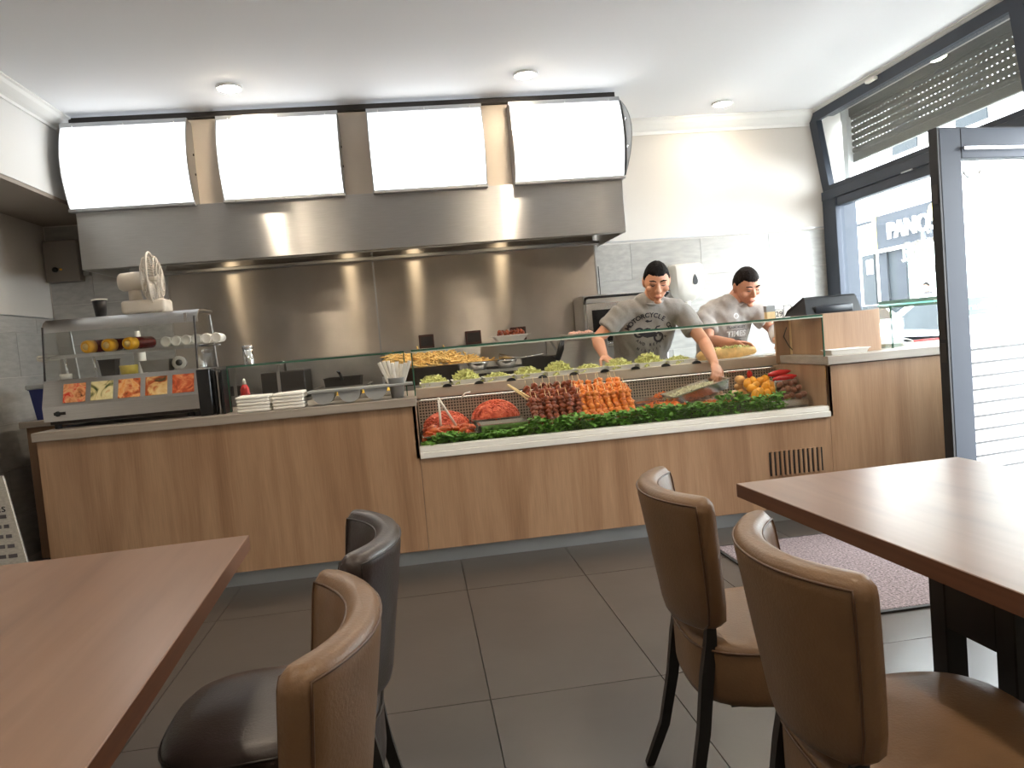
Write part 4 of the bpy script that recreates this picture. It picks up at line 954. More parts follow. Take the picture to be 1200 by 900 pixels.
# salad pans on the rear shelf
me_s = [mesh_of(shreds(260, .080, .080, .078, .020, .0046, s)) for s in (1, 2, 3)]
for m_ in me_s: m_.materials.append(SALAD)
names = ['leftmost', 'second', 'third', 'fourth', 'fifth', 'sixth', 'seventh', 'eighth']
pan_me = mesh_of(tray_bm(B(), -.088, .088, -.095, .095, -.02, .06, rim=.008)); pan_me.materials.append(WHITEPL)
for k in range(9):
    x = .10+k*.2055; y = 5.02
    o = bpy.data.objects.new('salad_pan', pan_me); link(o); o.location = (x, y, .926); OFF[o.name] = V(o.location)
    tag(o, 'white salad pan on the rear shelf, %s from the left' % (names[k] if k < 8 else 'ninth'), 'pan', 'salad pans on the rear shelf')
    s = bpy.data.objects.new('chopped_salad', me_s[k % 3]); link(s); s.location = (x, y-.01, .952); s.rotation_euler = (0, 0, k*1.7 % .4)
    s.scale = (1, 1, 1+.25*math.sin(k*2.1)); s['kind'] = 'stuff'
    tag(s, 'pale green chopped salad heap in the rear shelf pan, %s from the left' % (names[k] if k < 8 else 'ninth'), 'salad', 'salad heaps on the rear shelf', 'stuff')
# stainless bowls behind the pans
for k, (x, l) in enumerate(((.42, 'left'), (.62, 'right'))):
    bm = B(); lathe(bm, [(0, 0), (.05, 0), (.075, .05), (.078, .06), (.072, .056), (.045, .006), (0, .006)], (x, 5.36, 1.02), 22)
    tag(obj('steel_bowl', bm, STEEL_T, None, True), '%s steel bowl behind the salad pans' % l, 'bowl')
obj('bowl_shelf', bx(.3, .75, 5.28, 5.45, 1.0, 1.0195), STEEL_D, k2)
# sandwiches at the right end of the rear shelf
b = thing('filled_baguette', 'long filled bread roll in paper before the man on the right', 'sandwich', (2.08, 5.0, .96))
bm = B(); tube(bm, [(1.90, 5.0, .995), (1.95, 5.0, .998), (2.12, 5.0, .998), (2.27, 5.0, .998)], [(.03, .03), (.04, .038), (.042, .04), (.03, .03)], 14, round_ends=True)
for v in bm.verts: v.co += V((0, 0, .010*noise.noise(v.co*22)))
obj('bread', bm, BREAD, b, True)
bm = shreds(90, .16, .028, .02, .016, .004, 9); xf(bm, Matrix.Translation((2.08, 4.985, 1.026))); obj('filling', bm, SALAD, b, kind='stuff')
obj('paper', bx(1.88, 2.30, 4.93, 5.07, .9585, .962), PAPER, b)
for k, (a, bb) in enumerate(((2.34, 2.50), (2.42, 2.60))):
    bm = bx(a, bb, 4.93+k*.06, 5.08+k*.05, .958+.004*k+.0005, .961+.004*k, 0)
    tag(obj('paper_sheet', bm, PAPER), ('lower', 'upper')[k]+' white wrapping sheet before the man on the right', 'paper')
# --- fresh meat trays
def pan(x0, x1, y0, y1, z1, label, z0=.656, grp='steel meat trays in the display'):
    bm = tray_bm(B(), x0, x1, y0, y1, z0, z1, rim=.010, taper=.012); o = obj('meat_tray', bm, STEEL_T); return tag(o, label, 'tray', grp)
pan(.0, .29, 4.66, 4.88, .725, 'steel tray under the left heap of red mince')
pan(.31, .60, 4.66, 4.88, .745, 'steel tray under the round heap of red mince')
pan(.0, .30, 4.43, 4.64, .700, 'steel tray of marinated chicken wings')
pan(.33, .61, 4.42, 4.63, .735, 'nearly empty steel tray before the round heap of mince')
pan(.64, 1.30, 4.44, 4.88, .695, 'wide steel tray under the meat skewers')
pan(1.33, 1.60, 4.68, 4.88, .760, 'empty steel tray beside the orange skewers, rear')
pan(1.33, 1.62, 4.45, 4.66, .735, 'steel tray of orange vegetables beside the orange skewers, front')
pan(1.65, 1.92, 4.45, 4.58, .720, 'steel tray in front of the tray the man holds')
pan(1.66, 2.02, 4.66, 4.88, .72, 'steel tray with sliced pale meat')
def mince(x, y, z, rx, ry, rz, label, seed):
    t = thing('mince_heap', label, 'mince', (x, y, z), 'heaps of red mince')
    bm = B(); blob(bm, (x, y, z), (rx, ry, rz), 4, .10, 2.5, seed=seed)
    for v in bm.verts: v.co.z = max(v.co.z, z)
    obj('mound', bm, MINCE, t, True)
    bm = B(); q = random.Random(seed)
    for k in range(420):
        a, b_ = q.uniform(0, 2*PI), math.acos(q.uniform(0, 1)); d = V((math.sin(b_)*math.cos(a), math.sin(b_)*math.sin(a), math.cos(b_)))
        c = V((x+d.x*rx*1.0, y+d.y*ry*1.0, z+d.z*rz*1.0)); tg = d.cross(V((q.uniform(-1, 1), q.uniform(-1, 1), q.uniform(-1, 1)))).normalized()*q.uniform(.008, .018)
        tube(bm, [c-tg-d*.002, c+d*.004, c+tg-d*.002], .0035, 4)
    obj('mince_strands', bm, MINCE, t, True, kind='stuff')
mince(.145, 4.77, .70, .145, .095, .105, 'flat heap of red mince at the left end of the display', 4)
mince(.455, 4.77, .725, .150, .105, .122, 'tall round heap of red mince in the display', 8)
wing_me = []
for s in range(3):
    bm = B(); tube(bm, [(-.045, 0, 0), (-.02, .006, .004), (.01, .0, .006), (.04, -.012, 0)], [(.014, .012), (.020, .017), (.013, .012), (.010, .009)], 8, round_ends=True)
    tube(bm, [(.035, -.012, 0), (.045, .012, .004), (.04, .035, 0)], [(.011, .010), (.012, .01), (.008, .007)], 8, round_ends=True)
    for v in bm.verts: v.co += v.normal*0 + V((noise.noise(v.co*40+V((s*9, 0, 0))), noise.noise(v.co*40+V((0, s*9, 4))), noise.noise(v.co*40+V((2, 1, s*9)))))*.006
    me = mesh_of(bm, True); me.materials.append(WING); wing_me.append(me)
q = random.Random(31)
for k in range(26):
    lay = k//14; o = bpy.data.objects.new('chicken_wing', wing_me[k % 3]); link(o)
    o.location = (.04+(k % 7)*.036+q.uniform(-.01, .01)+.01*lay, 4.47+((k//7) % 2)*.075+q.uniform(-.012, .012)+.02*lay, .685+.028*lay+q.uniform(0, .014)); o.rotation_euler = (q.uniform(-.5, .5), q.uniform(-.4, .4), q.uniform(0, 6.28))
    tag(o, 'orange red marinated chicken wing piled in the front left tray', 'chicken wing', 'marinated chicken wings')
# tongs and sticks
t = thing('serving_tongs', 'white plastic tongs standing in the left heap of mince', 'tongs', (.12, 4.56, .76))
for p, q_ in (((.105, 4.56, .905), (.105, 4.52, .745)), ((.107, 4.56, .905), (.195, 4.53, .735))):
    bm = B(); tube(bm, [p, q_], [(.006, .004), (.008, .003)], 6); obj('arm', bm, WHITEPL, t, True)
bm = B(); lathe(bm, [(0, -.004), (.008, 0), (.008, .01), (0, .012)], (.106, 4.56, .899), 8); obj('hinge', bm, WHITEPL, t, True)
t = thing('serving_tongs', 'wooden tongs leaning between the round mince heap and the brown skewers', 'tongs', (.62, 4.65, .80))
for p, q_ in (((.545, 4.72, .935), (.655, 4.62, .835)), ((.548, 4.73, .935), (.672, 4.63, .845))):
    bm = B(); tube(bm, [p, q_], [(.007, .004), (.006, .003)], 6); obj('arm', bm, STICK, t, True)
bm = B(); lathe(bm, [(0, -.004), (.007, 0), (.007, .01), (0, .012)], (.546, 4.724, .930), 8); obj('hinge', bm, STICK, t, True)
bm = B(); tube(bm, [(.255, 4.80, .88), (.28, 4.80, .905), (.315, 4.80, .91)], .005, 6); tag(obj('plastic_fork', bm, WHITEPL, None, True), 'small white plastic fork between the two heaps of mince', 'fork')
# skewers: each stick with its chunks; two kinds
def skewer_mesh(seed, r):
    st = B(); tube(st, [(0, 0, -.005), (0, 0, .235)], .0018, 5); sm = mesh_of(st); sm.materials.append(STICK)
    bm = B(); qq = random.Random(seed)
    for k in range(6): blob(bm, (qq.uniform(-.004, .004), qq.uniform(-.004, .004), .022+k*.029), (r*qq.uniform(.85, 1.15), r*qq.uniform(.85, 1.1), .0205), 2, .75, 1.7, Euler((qq.uniform(-.5, .5), qq.uniform(-.5, .5), qq.uniform(0, 3))), seed=seed*7+k)
    mm = mesh_of(bm, True); return sm, mm
def skewers(n, x0, x1, m, label, group, r, seed):
    kinds = [skewer_mesh(seed+s, r) for s in range(3)]
    for k_ in kinds: k_[1].materials.append(m)
    qq = random.Random(seed)
    for k in range(n):
        row = k % 3; i = k//3; cnt = (n+2)//3
        x = x0+(x1-x0)*(i+.5*(row == 1)+.25)/cnt; y = 4.475+row*.085; z = .700+row*.035
        e = thing('meat_skewer', label, 'skewer', (x, y, z), group); e.rotation_euler = (-.62+qq.uniform(-.08, .08), qq.uniform(-.1, .1), qq.uniform(-.15, .15))
        s, mm = kinds[k % 3]
        for nm, d in (('stick', s), ('meat_chunks', mm)):
            o = bpy.data.objects.new(nm, d); link(o, e)
skewers(21, .665, .965, KEBB, 'dark brown meat skewer leaning in the wide tray left of the orange ones', 'brown meat skewers', .023, 50)
skewers(24, .965, 1.285, KEBO, 'orange marinated skewer leaning in the wide tray right of the brown ones', 'orange meat skewers', .023, 80)
# loose fillings of the trays
def heap(name, bm, m, label, cat): o = obj(name, bm, m); return tag(o, label, cat, kind='stuff')
bm = shreds(160, .12, .09, .03, .022, .004, 13); xf(bm, Matrix.Translation((1.475, 4.555, .722))); heap('grated_carrot', bm, CARROT, 'orange grated carrot in the tray beside the orange skewers', 'carrot')
bm = shreds(90, .12, .05, .03, .022, .004, 14); xf(bm, Matrix.Translation((1.785, 4.515, .708))); heap('grated_carrot', bm, CARROT, 'orange grated carrot in the tray in front of the tilted tray', 'carrot')
bm = shreds(70, .05, .07, .03, .02, .004, 15); xf(bm, Matrix.Translation((1.56, 4.78, .762))); heap('grated_carrot', bm, CARROT, 'orange grated carrot at the tip of the tilted tray', 'carrot')
for k in range(9):
    bm = B(); blob(bm, (1.73+(k % 5)*.062, 4.70+(k//5)*.075, .735+.012*(k % 3)), (.045, .035, .016), 2, .25, 2, Euler((.1*k, .2, k)), k)
    tag(obj('meat_slice', bm, mat('pale_meat', srgb(214, 178, 150), .45, var=(24, .14)), None, True), 'pale sliced meat piece right of the man\'s hand', 'meat', 'pale meat slices')
# tilted tray held by the man
tt = thing('tilted_tray', 'steel tray of white salad tilted in the man\'s hand', 'tray', (1.70, 4.65, .78))
mt_ = Matrix.Translation((1.715, 4.64, .800)) @ Euler((.10, -.20, .16)).to_matrix().to_4x4()
bm = tray_bm(B(), -.20, .20, -.075, .075, -.04, .025, rim=.008); xf(bm, mt_); obj('tray', bm, STEEL_T, tt)
bm = shreds(220, .18, .06, .045, .014, .005, 17); xf(bm, Matrix.Translation((-.03, 0, -.015))); xf(bm, mt_); obj('white_salad', bm, SALAD2, tt, kind='stuff')
# vegetables at the right end
def veg(name, shapes, m, label, cat, group):
    for k, (c, r, e) in enumerate(shapes):
        bm = B(); blob(bm, c, r, 2, .14, 1.8, Euler(e), seed=k*3+len(name)); tag(obj(name, bm, m, None, True), label, cat, group)
q = random.Random(77)
obj('veg_board', bx(2.03, 2.37, 4.46, 4.90, .656, .70, .004, 1), STEEL_T, dc)
veg('baked_potato', [((2.08+.055*(i % 3)+q.uniform(-.01, .01), 4.80+.03*(i % 2), .735+.045*(i//3)), (.036, .030, .028), (0, .2, i)) for i in range(7)], POTATO, 'tan baked potato in the pile at the right end of the display', 'potato', 'baked potatoes')
veg('yellow_pepper', [((2.10+.042*(i % 4)+q.uniform(-.01, .01), 4.64+.05*(i//4), .735+.035*(i//4)+.012*(i % 2)), (.022, .03, .036), (.5*i, .3, i)) for i in range(12)], YPEP, 'yellow orange pepper in the pile at the right end of the display', 'pepper', 'yellow peppers')
veg('brown_mushroom', [((2.24+.034*(i % 4)+q.uniform(-.006, .006), 4.48+.045*(i//4), .715+.036*(i//4)+.01*(i % 2)), (.023, .021, .018), (.3*i, .2, i)) for i in range(12)], MUSH, 'brown mushroom piled against the right end of the display glass', 'mushroom', 'brown mushrooms')
for k, (c, e) in enumerate((((2.285, 4.66, .855), .12), ((2.30, 4.62, .825), -.05), ((2.14, 4.78, .85), 1.3))):
    t = thing('red_pepper', ('upper red pepper at the right end of the display', 'lower red pepper at the right end of the display', 'red pepper between the potatoes')[k], 'pepper', c)
    d = V((math.cos(e), math.sin(e)*.6, .08 if k < 2 else -.6)).normalized()*(.075 if k < 2 else .04)
    bm = B(); tube(bm, [V(c)-d, V(c)-d*.6, V(c), V(c)+d*.6, V(c)+d], [(.010, .010), (.019, .017), (.021, .019), (.017, .016), (.006, .006)], 12, round_ends=True); obj('flesh', bm, RPEP, t, True)
    bm = B(); tube(bm, [V(c)-d*1.05, V(c)-d*1.3+V((0, 0, .008))], [.005, .0035], 6); obj('stem', bm, PARS2, t, True)
obj('pile_support', bx(2.06, 2.37, 4.72, 4.90, .70, .72), STEEL_T, dc); 
bm = bx(2.22, 2.37, 4.60, 4.72, .70, .815, .01, 2); obj('pile_crate', bm, STEEL_T, dc)
# parsley hedge behind the glass
bm = B(); st = B(); q = random.Random(99)
for k in range(1900):
    x = -.0+2.16*k/1900; edge = 1 if x > .06 else .3
    hmax = max(.025, (.075 if x > .62 else .042)+.06*noise.noise(V((x*5.3, 3.3, 0)))+(.03 if x > 1.75 else 0))*edge
    c = V((x+q.uniform(-.02, .02), 4.375+q.gauss(0, .022), .662+abs(q.random())**.7*hmax))
    if c.y < 4.30: c.y = 4.30+q.uniform(0, .02)
    a, tl = q.uniform(0, 2*PI), q.uniform(-.6, .9); s = q.uniform(.012, .022)
    f = V((math.cos(a)*math.cos(tl), math.sin(a)*math.cos(tl), math.sin(tl))); sd = f.cross(V((0, 0, 1)))
    sd = sd.normalized() if sd.length > .01 else V((1, 0, 0)); nn = sd.cross(f)
    P = [c-f*s*.9, c-f*s*.3+sd*s*.9+nn*s*.25, c+f*s*.15+sd*s*.45, c+f*s*.7+sd*s*.6+nn*s*.15, c+f*s*1.1, c+f*s*.7-sd*s*.6+nn*s*.15, c+f*s*.15-sd*s*.45, c-f*s*.3-sd*s*.9+nn*s*.25]
    bm.faces.new([bm.verts.new(p) for p in P])
    if k % 5 == 0: tube(st, [V((c.x+q.uniform(-.03, .03), 4.37, .660)), c], .0014, 3)
pt = thing('parsley_garnish', 'row of green parsley along the inside of the display glass', 'parsley', (1.1, 4.37, .656))
obj('leaves', bm, PARS, pt, kind='stuff'); obj('stems', st, PARS2, pt, kind='stuff')

# ================================================================== cash desk at the right
t = thing('till_stand', 'oak box stand carrying the cash desk screen', 'stand', (2.64, 4.6, .957))
obj('front_panel', bx(2.455, 2.822, 4.395, 4.413, .958, 1.208, .001, 1), OAK, t)
obj('side_panel', bx(2.455, 2.473, 4.414, 4.80, .958, 1.208), OAK, t); obj('side_panel', bx(2.804, 2.822, 4.414, 4.80, .958, 1.208), OAK, t); obj('top_panel', bx(2.474, 2.803, 4.414, 4.80, 1.19, 1.208), OAK, t)
t = thing('cash_screen', 'black touch screen till seen from behind on the oak stand', 'screen', (2.55, 4.55, 1.208))
bm = B(); prism(bm, [(4.42, 1.2085), (4.455, 1.305), (4.475, 1.317), (4.66, 1.245), (4.70, 1.2085)], 'x', 2.365, 2.725)
for v in bm.verts:
    if v.co.z > 1.29: v.co.x = 2.545+(v.co.x-2.545)*.93
obj('housing', bm, BLACKPL, t); obj('rear_cover', bx(2.42, 2.67, 4.415, 4.44, 1.2095, 1.26, .01, 2), mat('dark_blue_black_plastic', srgb(34, 38, 46), .3, var=(9, .05)), t, True)
t = thing('card_rack', 'pale wood and grey upright rack beside the till behind the display glass', 'rack', (2.50, 4.86, .957))
obj('wood_back', bx(2.36, 2.52, 4.83, 4.85, .906, 1.195), OAK, t); obj('wood_post', bx(2.455, 2.475, 4.80, 4.83, .958, 1.195), STICK, t); obj('grey_panel', bx(2.522, 2.66, 4.822, 4.84, .958, 1.195), GREYPL, t)
bm = B(); tube(bm, [(2.43, 4.81, 1.14), (2.40, 4.80, 1.08), (2.43, 4.80, 1.02), (2.47, 4.80, .97)], .003, 6); obj('cord', bm, BLACKPL, t)
t = thing('card_box', 'small beige box of cards above the display glass beside the calendar', 'card box', (2.34, 4.84, 1.195))
obj('box', bx(2.305, 2.362, 4.82, 4.86, 1.1955, 1.25), STICK, t); obj('lid', bx(2.303, 2.364, 4.818, 4.862, 1.2505, 1.29), GREYPL, t)
obj('shelf_top', bx(2.29, 2.52, 4.80, 4.87, 1.188, 1.195), OAK, bpy.data.objects['card_rack'])
for k, (x0, x1, z1, l) in enumerate(((2.368, 2.425, 1.262, 'white calendar card with the number 29'), (2.430, 2.485, 1.285, 'blank white card right of the calendar card'))):
    t = thing('calendar_card', l, 'card', ((x0+x1)/2, 4.84, 1.195))
    obj('card', bx(x0, x1, 4.836, 4.842, 1.1955, z1), PAPER, t)
    bm = B()
    for a in ((x0, x1, 1.1957, 1.199), (x0, x1, z1-.003, z1), (x0, x0+.003, 1.1957, z1), (x1-.003, x1, 1.1957, z1)): box(bm, a[0], a[1], 4.8345, 4.836, a[2], a[3])
    obj('border', bm, INK, t)
    if k == 0:
        bm = text_bm('29', .05, .0005); xf(bm, basis(((x0+x1)/2, 4.8345, 1.229), (1, 0, 0), (0, 0, 1), (0, -1, 0))); obj('number', bm, INK, t)
bm = tray_bm(B(), 2.425, 2.665, 4.27, 4.375, .9575, .990, rim=.006, taper=.012); tag(obj('coin_tray', bm, WHITEPL), 'white tray on the worktop before the oak till stand', 'tray')
t = thing('card_terminal', 'grey green device with cables behind the right glass screen', 'device', (3.0, 4.62, .957))
bm = B(); prism(bm, [(4.55, .958), (4.55, 1.02), (4.70, 1.05), (4.70, .958)], 'x', 2.95, 3.06); obj('body', bm, mat('grey_green_plastic', srgb(150, 162, 152), .4, var=(9, .05)), t)
for k in range(3):
    bm = B(); P = [V((3.05+.03*math.cos(a)*(k+1)*.9+.012*a, 4.60+.02*k+.03*math.sin(a*.7), .985+.028*math.sin(a*.5+k))) for a in [i*.45 for i in range(16)]]; tube(bm, P, .004, 6); obj('cable', bm, WHITEPL, t, True)
obj('red_strip', bx(3.18, 3.40, 4.60, 4.62, .975, .988), REDPR, t); obj('strip_base', bx(3.10, 3.42, 4.58, 4.66, .958, .974), WHITEPL, t)

# soap dispenser on the tiles
t = thing('towel_dispenser', 'white paper towel dispenser on the tiled wall between the two men', 'dispenser', (2.26, 6.1, 1.4))
bm = B(); rings = []
for z, wx, dp in ((1.40, .045, .06), (1.43, .085, .11), (1.47, .115, .15), (1.56, .13, .17), (1.66, .132, .165), (1.695, .128, .15), (1.71, .115, .12)):
    yb = YB-.012; pts = [(-wx, yb), (-wx, yb-dp*.7), (-wx*.85, yb-dp*.92), (-wx*.5, yb-dp), (wx*.5, yb-dp), (wx*.85, yb-dp*.92), (wx, yb-dp*.7), (wx, yb)]
    rings.append([bm.verts.new((2.255+a, b_, z)) for a, b_ in pts])
for a, b_ in zip(rings, rings[1:]):
    for j in range(8): bm.faces.new((a[j], a[(j+1) % 8], b_[(j+1) % 8], b_[j]))
bm.faces.new(rings[0][::-1]); bm.faces.new(rings[-1]); obj('cover', bm, WHITEPL, t, 'auto')
bm = B(); prism(bm, [(2.29+.027*math.sin(a)*math.sin(a/2), 1.575+.043*math.cos(a)) for a in [2*PI*i/20 for i in range(20)]], 'y', YB-.187, YB-.170); obj('view_window', bm, BLACKPL, t)
bm = B(); lathe(bm, [(0, 0), (.02, .004), (.026, .05), (0, .05)], (2.255, YB-.07, 1.355), 14); obj('nozzle', bm, WHITEPL, t, True)
# ================================================================== people
def head_axes(fwd, roll=0.):
    f = V(fwd).normalized(); x = f.cross(V((0, 0, 1))).normalized(); z = x.cross(f)
    R = Matrix.Rotation(roll, 3, f); return R @ x, f, R @ z
def head_shape(d):
    """skull and jaw of a unit direction (x across, y forward, z up), metres"""
    x, y, z = d
    p = V((.074*x, (.095 if y < 0 else .090)*y, .115*z))
    if z < 0:
        k = -z; p.x *= 1-.30*k**1.3; p.y *= 1-.10*k
        p.y += .020*k*(1 if y > -.3 else .6)
        if y < -.2: p.z *= 1-.35*min(1, (-y-.2)*1.4)
    if y > .55 and abs(x) < .6: p.y -= .006*(y-.55)
    return p
def head_bm(bm, c, ax, s):
    X, F, Z = ax; M_ = basis(V(c), X*s, F*s, Z*s)
    g = bmesh.ops.create_icosphere(bm, subdivisions=4, radius=1.)
    for v in g['verts']: v.co = M_ @ head_shape(v.co.normalized())
    def el(p, r, e=(0, 0, 0)):
        g = bmesh.ops.create_icosphere(bm, subdivisions=2, radius=1.); R = Euler(e).to_matrix()
        for v in g['verts']: v.co = M_ @ (V(p) + R @ V((v.co.x*r[0], v.co.y*r[1], v.co.z*r[2])))
    tube(bm, [M_ @ V((0, .082, .020)), M_ @ V((0, .094, .0)), M_ @ V((0, .108, -.022)), M_ @ V((0, .098, -.034))], [.008*s, .010*s, .014*s, .009*s], 10, round_ends=True)
    for sx in (-1, 1):
        el((sx*.012, .094, -.029), (.009, .010, .008)); el((sx*.030, .080, .026), (.024, .012, .008)); el((sx*.045, .066, -.022), (.024, .018, .020))
        el((sx*.076, -.008, -.005), (.009, .020, .034), (0, sx*.12, 0))
    el((0, .090, -.058), (.024, .010, .006)); el((0, .088, -.070), (.020, .010, .007)); el((0, .082, -.096), (.024, .018, .016))
    return M_
def hair_bm(c, ax, s, seed, fade=.0):
    X, F, Z = ax; M_ = basis(V(c), X*s, F*s, Z*s); bm = B()
    g = bmesh.ops.create_icosphere(bm, subdivisions=5, radius=1.)
    for v in g['verts']:
        d = v.co.normalized(); x, y, z = d
        line = .50+.05*abs(x) if y > .45 else (.50-(.45-y)*1.2 if y > -.05 else -.10-.25*min(1, -y-.05))
        p = head_shape(d); line += .05*noise.noise(d*9+V((seed, 1, 1)))
        side = min(1, max(0, (z-line)*7))
        th = .006+.006*max(0, z)
        k = noise.noise(p*90+V((seed, 0, 0)))*.0022
        p = p*(1+(th*side+k*side)/max(p.length, .05)) if side > 0 else p*.86
        v.co = M_ @ p
    return bm
def hand(bm, wrist, d, palm, side, curl=.5, s=1.):
    """palm and five unequal bent fingers; d points to the fingertips, palm is the palm's normal, side: which way the thumb lies"""
    w_ = V(wrist); d = V(d).normalized(); pn = V(palm); pn = (pn-d*pn.dot(d)).normalized(); lat = pn.cross(d)*side
    tube(bm, [w_-d*.02*s, w_+d*.015*s, w_+d*.055*s, w_+d*.088*s], [(.026*s, .020*s), (.032*s, .017*s), (.041*s, .016*s), (.038*s, .012*s)], 12, hint=lat, round_ends=True)
    for i, (o, ln) in enumerate(((.030, .070), (.010, .080), (-.010, .075), (-.029, .058))):
        p = w_+d*.083*s+lat*o*s; P = [p-d*.015*s, p]; a = 0.
        for k, f in enumerate((.45, .32, .23)):
            a += curl*(.7 if k == 0 else 1.0); dd = d*math.cos(a)+pn*math.sin(a)+lat*o*1.5*(1 if k == 0 else .3)
            P.append(P[-1]+dd.normalized()*ln*f*s)
        tube(bm, P, [.0095*s, .0095*s, .0088*s, .0082*s, .0068*s], 8, round_ends=True)
    p = w_+d*.022*s+lat*.028*s; dd = (d*.6+lat*.75+pn*.35).normalized(); P = [p, p+dd*.035*s]
    d2 = (d*.9+lat*.25+pn*.5).normalized(); P += [P[-1]+d2*.030*s, P[-1]+d2*.052*s]
    tube(bm, P, [.015*s, .012*s, .0105*s, .008*s], 8, round_ends=True)
def person(label, J, skin, hairm, shirtm, vox=.0065, hs=1.1, wide=1., stance=None):
    base = V((J['pelvis'].x, J['pelvis'].y, 0))
    t = thing('person', label, 'person', base)
    lat = (J['shL']-J['shR']).normalized()
    ax = head_axes(J['look'], J.get('roll', 0.)); F = ax[1]
    def torso(bm, e, top):
        pel, wa, chs, uc, nb = J['pelvis'], J['waist'], J['chest'], J['upper'], J['neck']
        P = [pel+(pel-wa)*.25, pel, wa, wa.lerp(chs, .5), chs, uc, uc.lerp(nb, .6)]
        R = [(.165, .12), (.178, .128), (.172, .122), (.183, .125), (.196, .126), (.172, .098), (.10, .075)]
        if top: P.append(nb+(nb-uc)*.2); R.append((.066, .064))
        tube(bm, P, [((a+e)*wide, b+e) for a, b in R], 24, hint=lat, round_ends=True)
        for s in ('R', 'L'):
            sh = J['sh'+s]; tube(bm, [uc.lerp(sh, .25), sh.lerp(uc, .15), sh.lerp(J['el'+s], .12)], [.075+e, .072+e, .062+e], 14, round_ends=True)
    # body: one continuous skin
    bm = B(); torso(bm, -.012, True)
    nb, hc = J['neck'], J['head']; M_ = head_bm(bm, hc, ax, hs)
    tube(bm, [nb-(hc-nb)*.3, nb, hc-F*.03*hs-ax[2]*.05*hs, hc-F*.02*hs], [(.068, .066), (.060, .060), (.056*hs, .058*hs), (.05*hs, .055*hs)], 14, hint=lat)
    for s in ('R', 'L'):
        a, b, c = J['sh'+s], J['el'+s], J['wr'+s]
        tube(bm, [a, a.lerp(b, .35), a.lerp(b, .75), b, b.lerp(c, .25), b.lerp(c, .6), c], [.058, .054, .046, .043, .045, .037, .028], 14, round_ends=True)
        hd_ = J['hand'+s]; hand(bm, c, hd_[0], hd_[1], hd_[2], hd_[3], 1.02)
        hip = J['pelvis']+lat*(.09 if s == 'L' else -.09)-V((0, 0, .04)); sgn = 1 if s == 'L' else -1
        kn = V((base.x+sgn*.11, base.y+.02, .48)); an = V((base.x+sgn*.12, base.y+.06, .09))
        if stance: kn += stance[0]*sgn; an += stance[1]*sgn
        tube(bm, [hip, hip.lerp(kn, .4), kn, kn.lerp(an, .35), an], [.088, .078, .056, .054, .036], 14, round_ends=True)
        tube(bm, [an+V((0, .03, -.04)), an+V((0, -.06, -.055)), an+V((0, -.16, -.062))], [(.036, .034), (.042, .030), (.034, .022)], 10, hint=(1, 0, 0), round_ends=True)
    body = obj('body', remesh(bm, vox, 1), skin, t, True)
    # T-shirt
    bm = B(); torso(bm, .006, False)
    for s in ('R', 'L'):
        a, b = J['sh'+s], J['el'+s]; e = J.get('sleeve', .55)
        tube(bm, [a.lerp(b, .0), a.lerp(b, .3), a.lerp(b, e)], [.074, .070, .069], 16, round_ends=False)
    sb = remesh(bm, .009, 3)
    for v in sb.verts:
        n = v.normal; v.co += n*(.007+.010*noise.noise(V((v.co.x*8+v.co.z*5, v.co.y*8, v.co.z*7-v.co.x*4)))+.006*noise.noise(V((v.co.x*26+v.co.z*10, v.co.y*20, v.co.z*14))))
    bvh = BVHTree.FromBMesh(sb)
    shirt = obj('tshirt', sb, shirtm, t, True)
    ncp = [nb+(hc-nb)*.05+(lat*math.cos(a)*.078+F*.0+lat.cross((hc-nb).normalized())*math.sin(a)*.078) for a in [2*PI*i/24 for i in range(24)]]
    bm = B(); tube(bm, ncp, .009, 8, closed=True); obj('collar', bm, shirtm, shirt, True)
    # trousers
    bm = B()
    for s in ('R', 'L'):
        sgn = 1 if s == 'L' else -1; hip = J['pelvis']+lat*.09*sgn-V((0, 0, .04)); kn = V((base.x+sgn*.11, base.y+.02, .48)); an = V((base.x+sgn*.12, base.y+.06, .07))
        if stance: kn += stance[0]*sgn; an += stance[1]*sgn
        tube(bm, [hip+V((0, 0, .06)), hip.lerp(kn, .4), kn, kn.lerp(an, .5), an], [.105, .094, .076, .070, .064], 16)
    tube(bm, [J['pelvis']-V((0, 0, .10)), J['pelvis'], J['pelvis'].lerp(J['waist'], .5)], [(.175*wide, .125), (.185*wide, .133), (.178*wide, .128)], 24, hint=lat)
    obj('trousers', remesh(bm, .012, 2), PANTS, t, True)
    obj('hair', hair_bm(hc, ax, hs, 3), hairm, t, True)
    for sx in (-1, 1):
        bm = B(); tube(bm, [M_ @ V((sx*.012, .092, .033)), M_ @ V((sx*.030, .091, .040)), M_ @ V((sx*.050, .078, .034))], [.0035, .0048, .003], 6, round_ends=True); obj('eyebrow', bm, hairm, t, True)
        bm = B(); tube(bm, [M_ @ V((sx*.018, .0885, .010)), M_ @ V((sx*.031, .0915, .007)), M_ @ V((sx*.044, .083, .009))], [(.002, .003), (.0045, .005), (.002, .003)], 8, round_ends=True); obj('eye', bm, EYEW, t, True)
    bm = B(); tube(bm, [M_ @ V((-.022, .094, -.063)), M_ @ V((0, .1005, -.0625)), M_ @ V((.022, .094, -.063))], [.003, .0055, .003], 8, round_ends=True); obj('mouth', bm, LIPS, t, True)
    return t, shirt, bvh
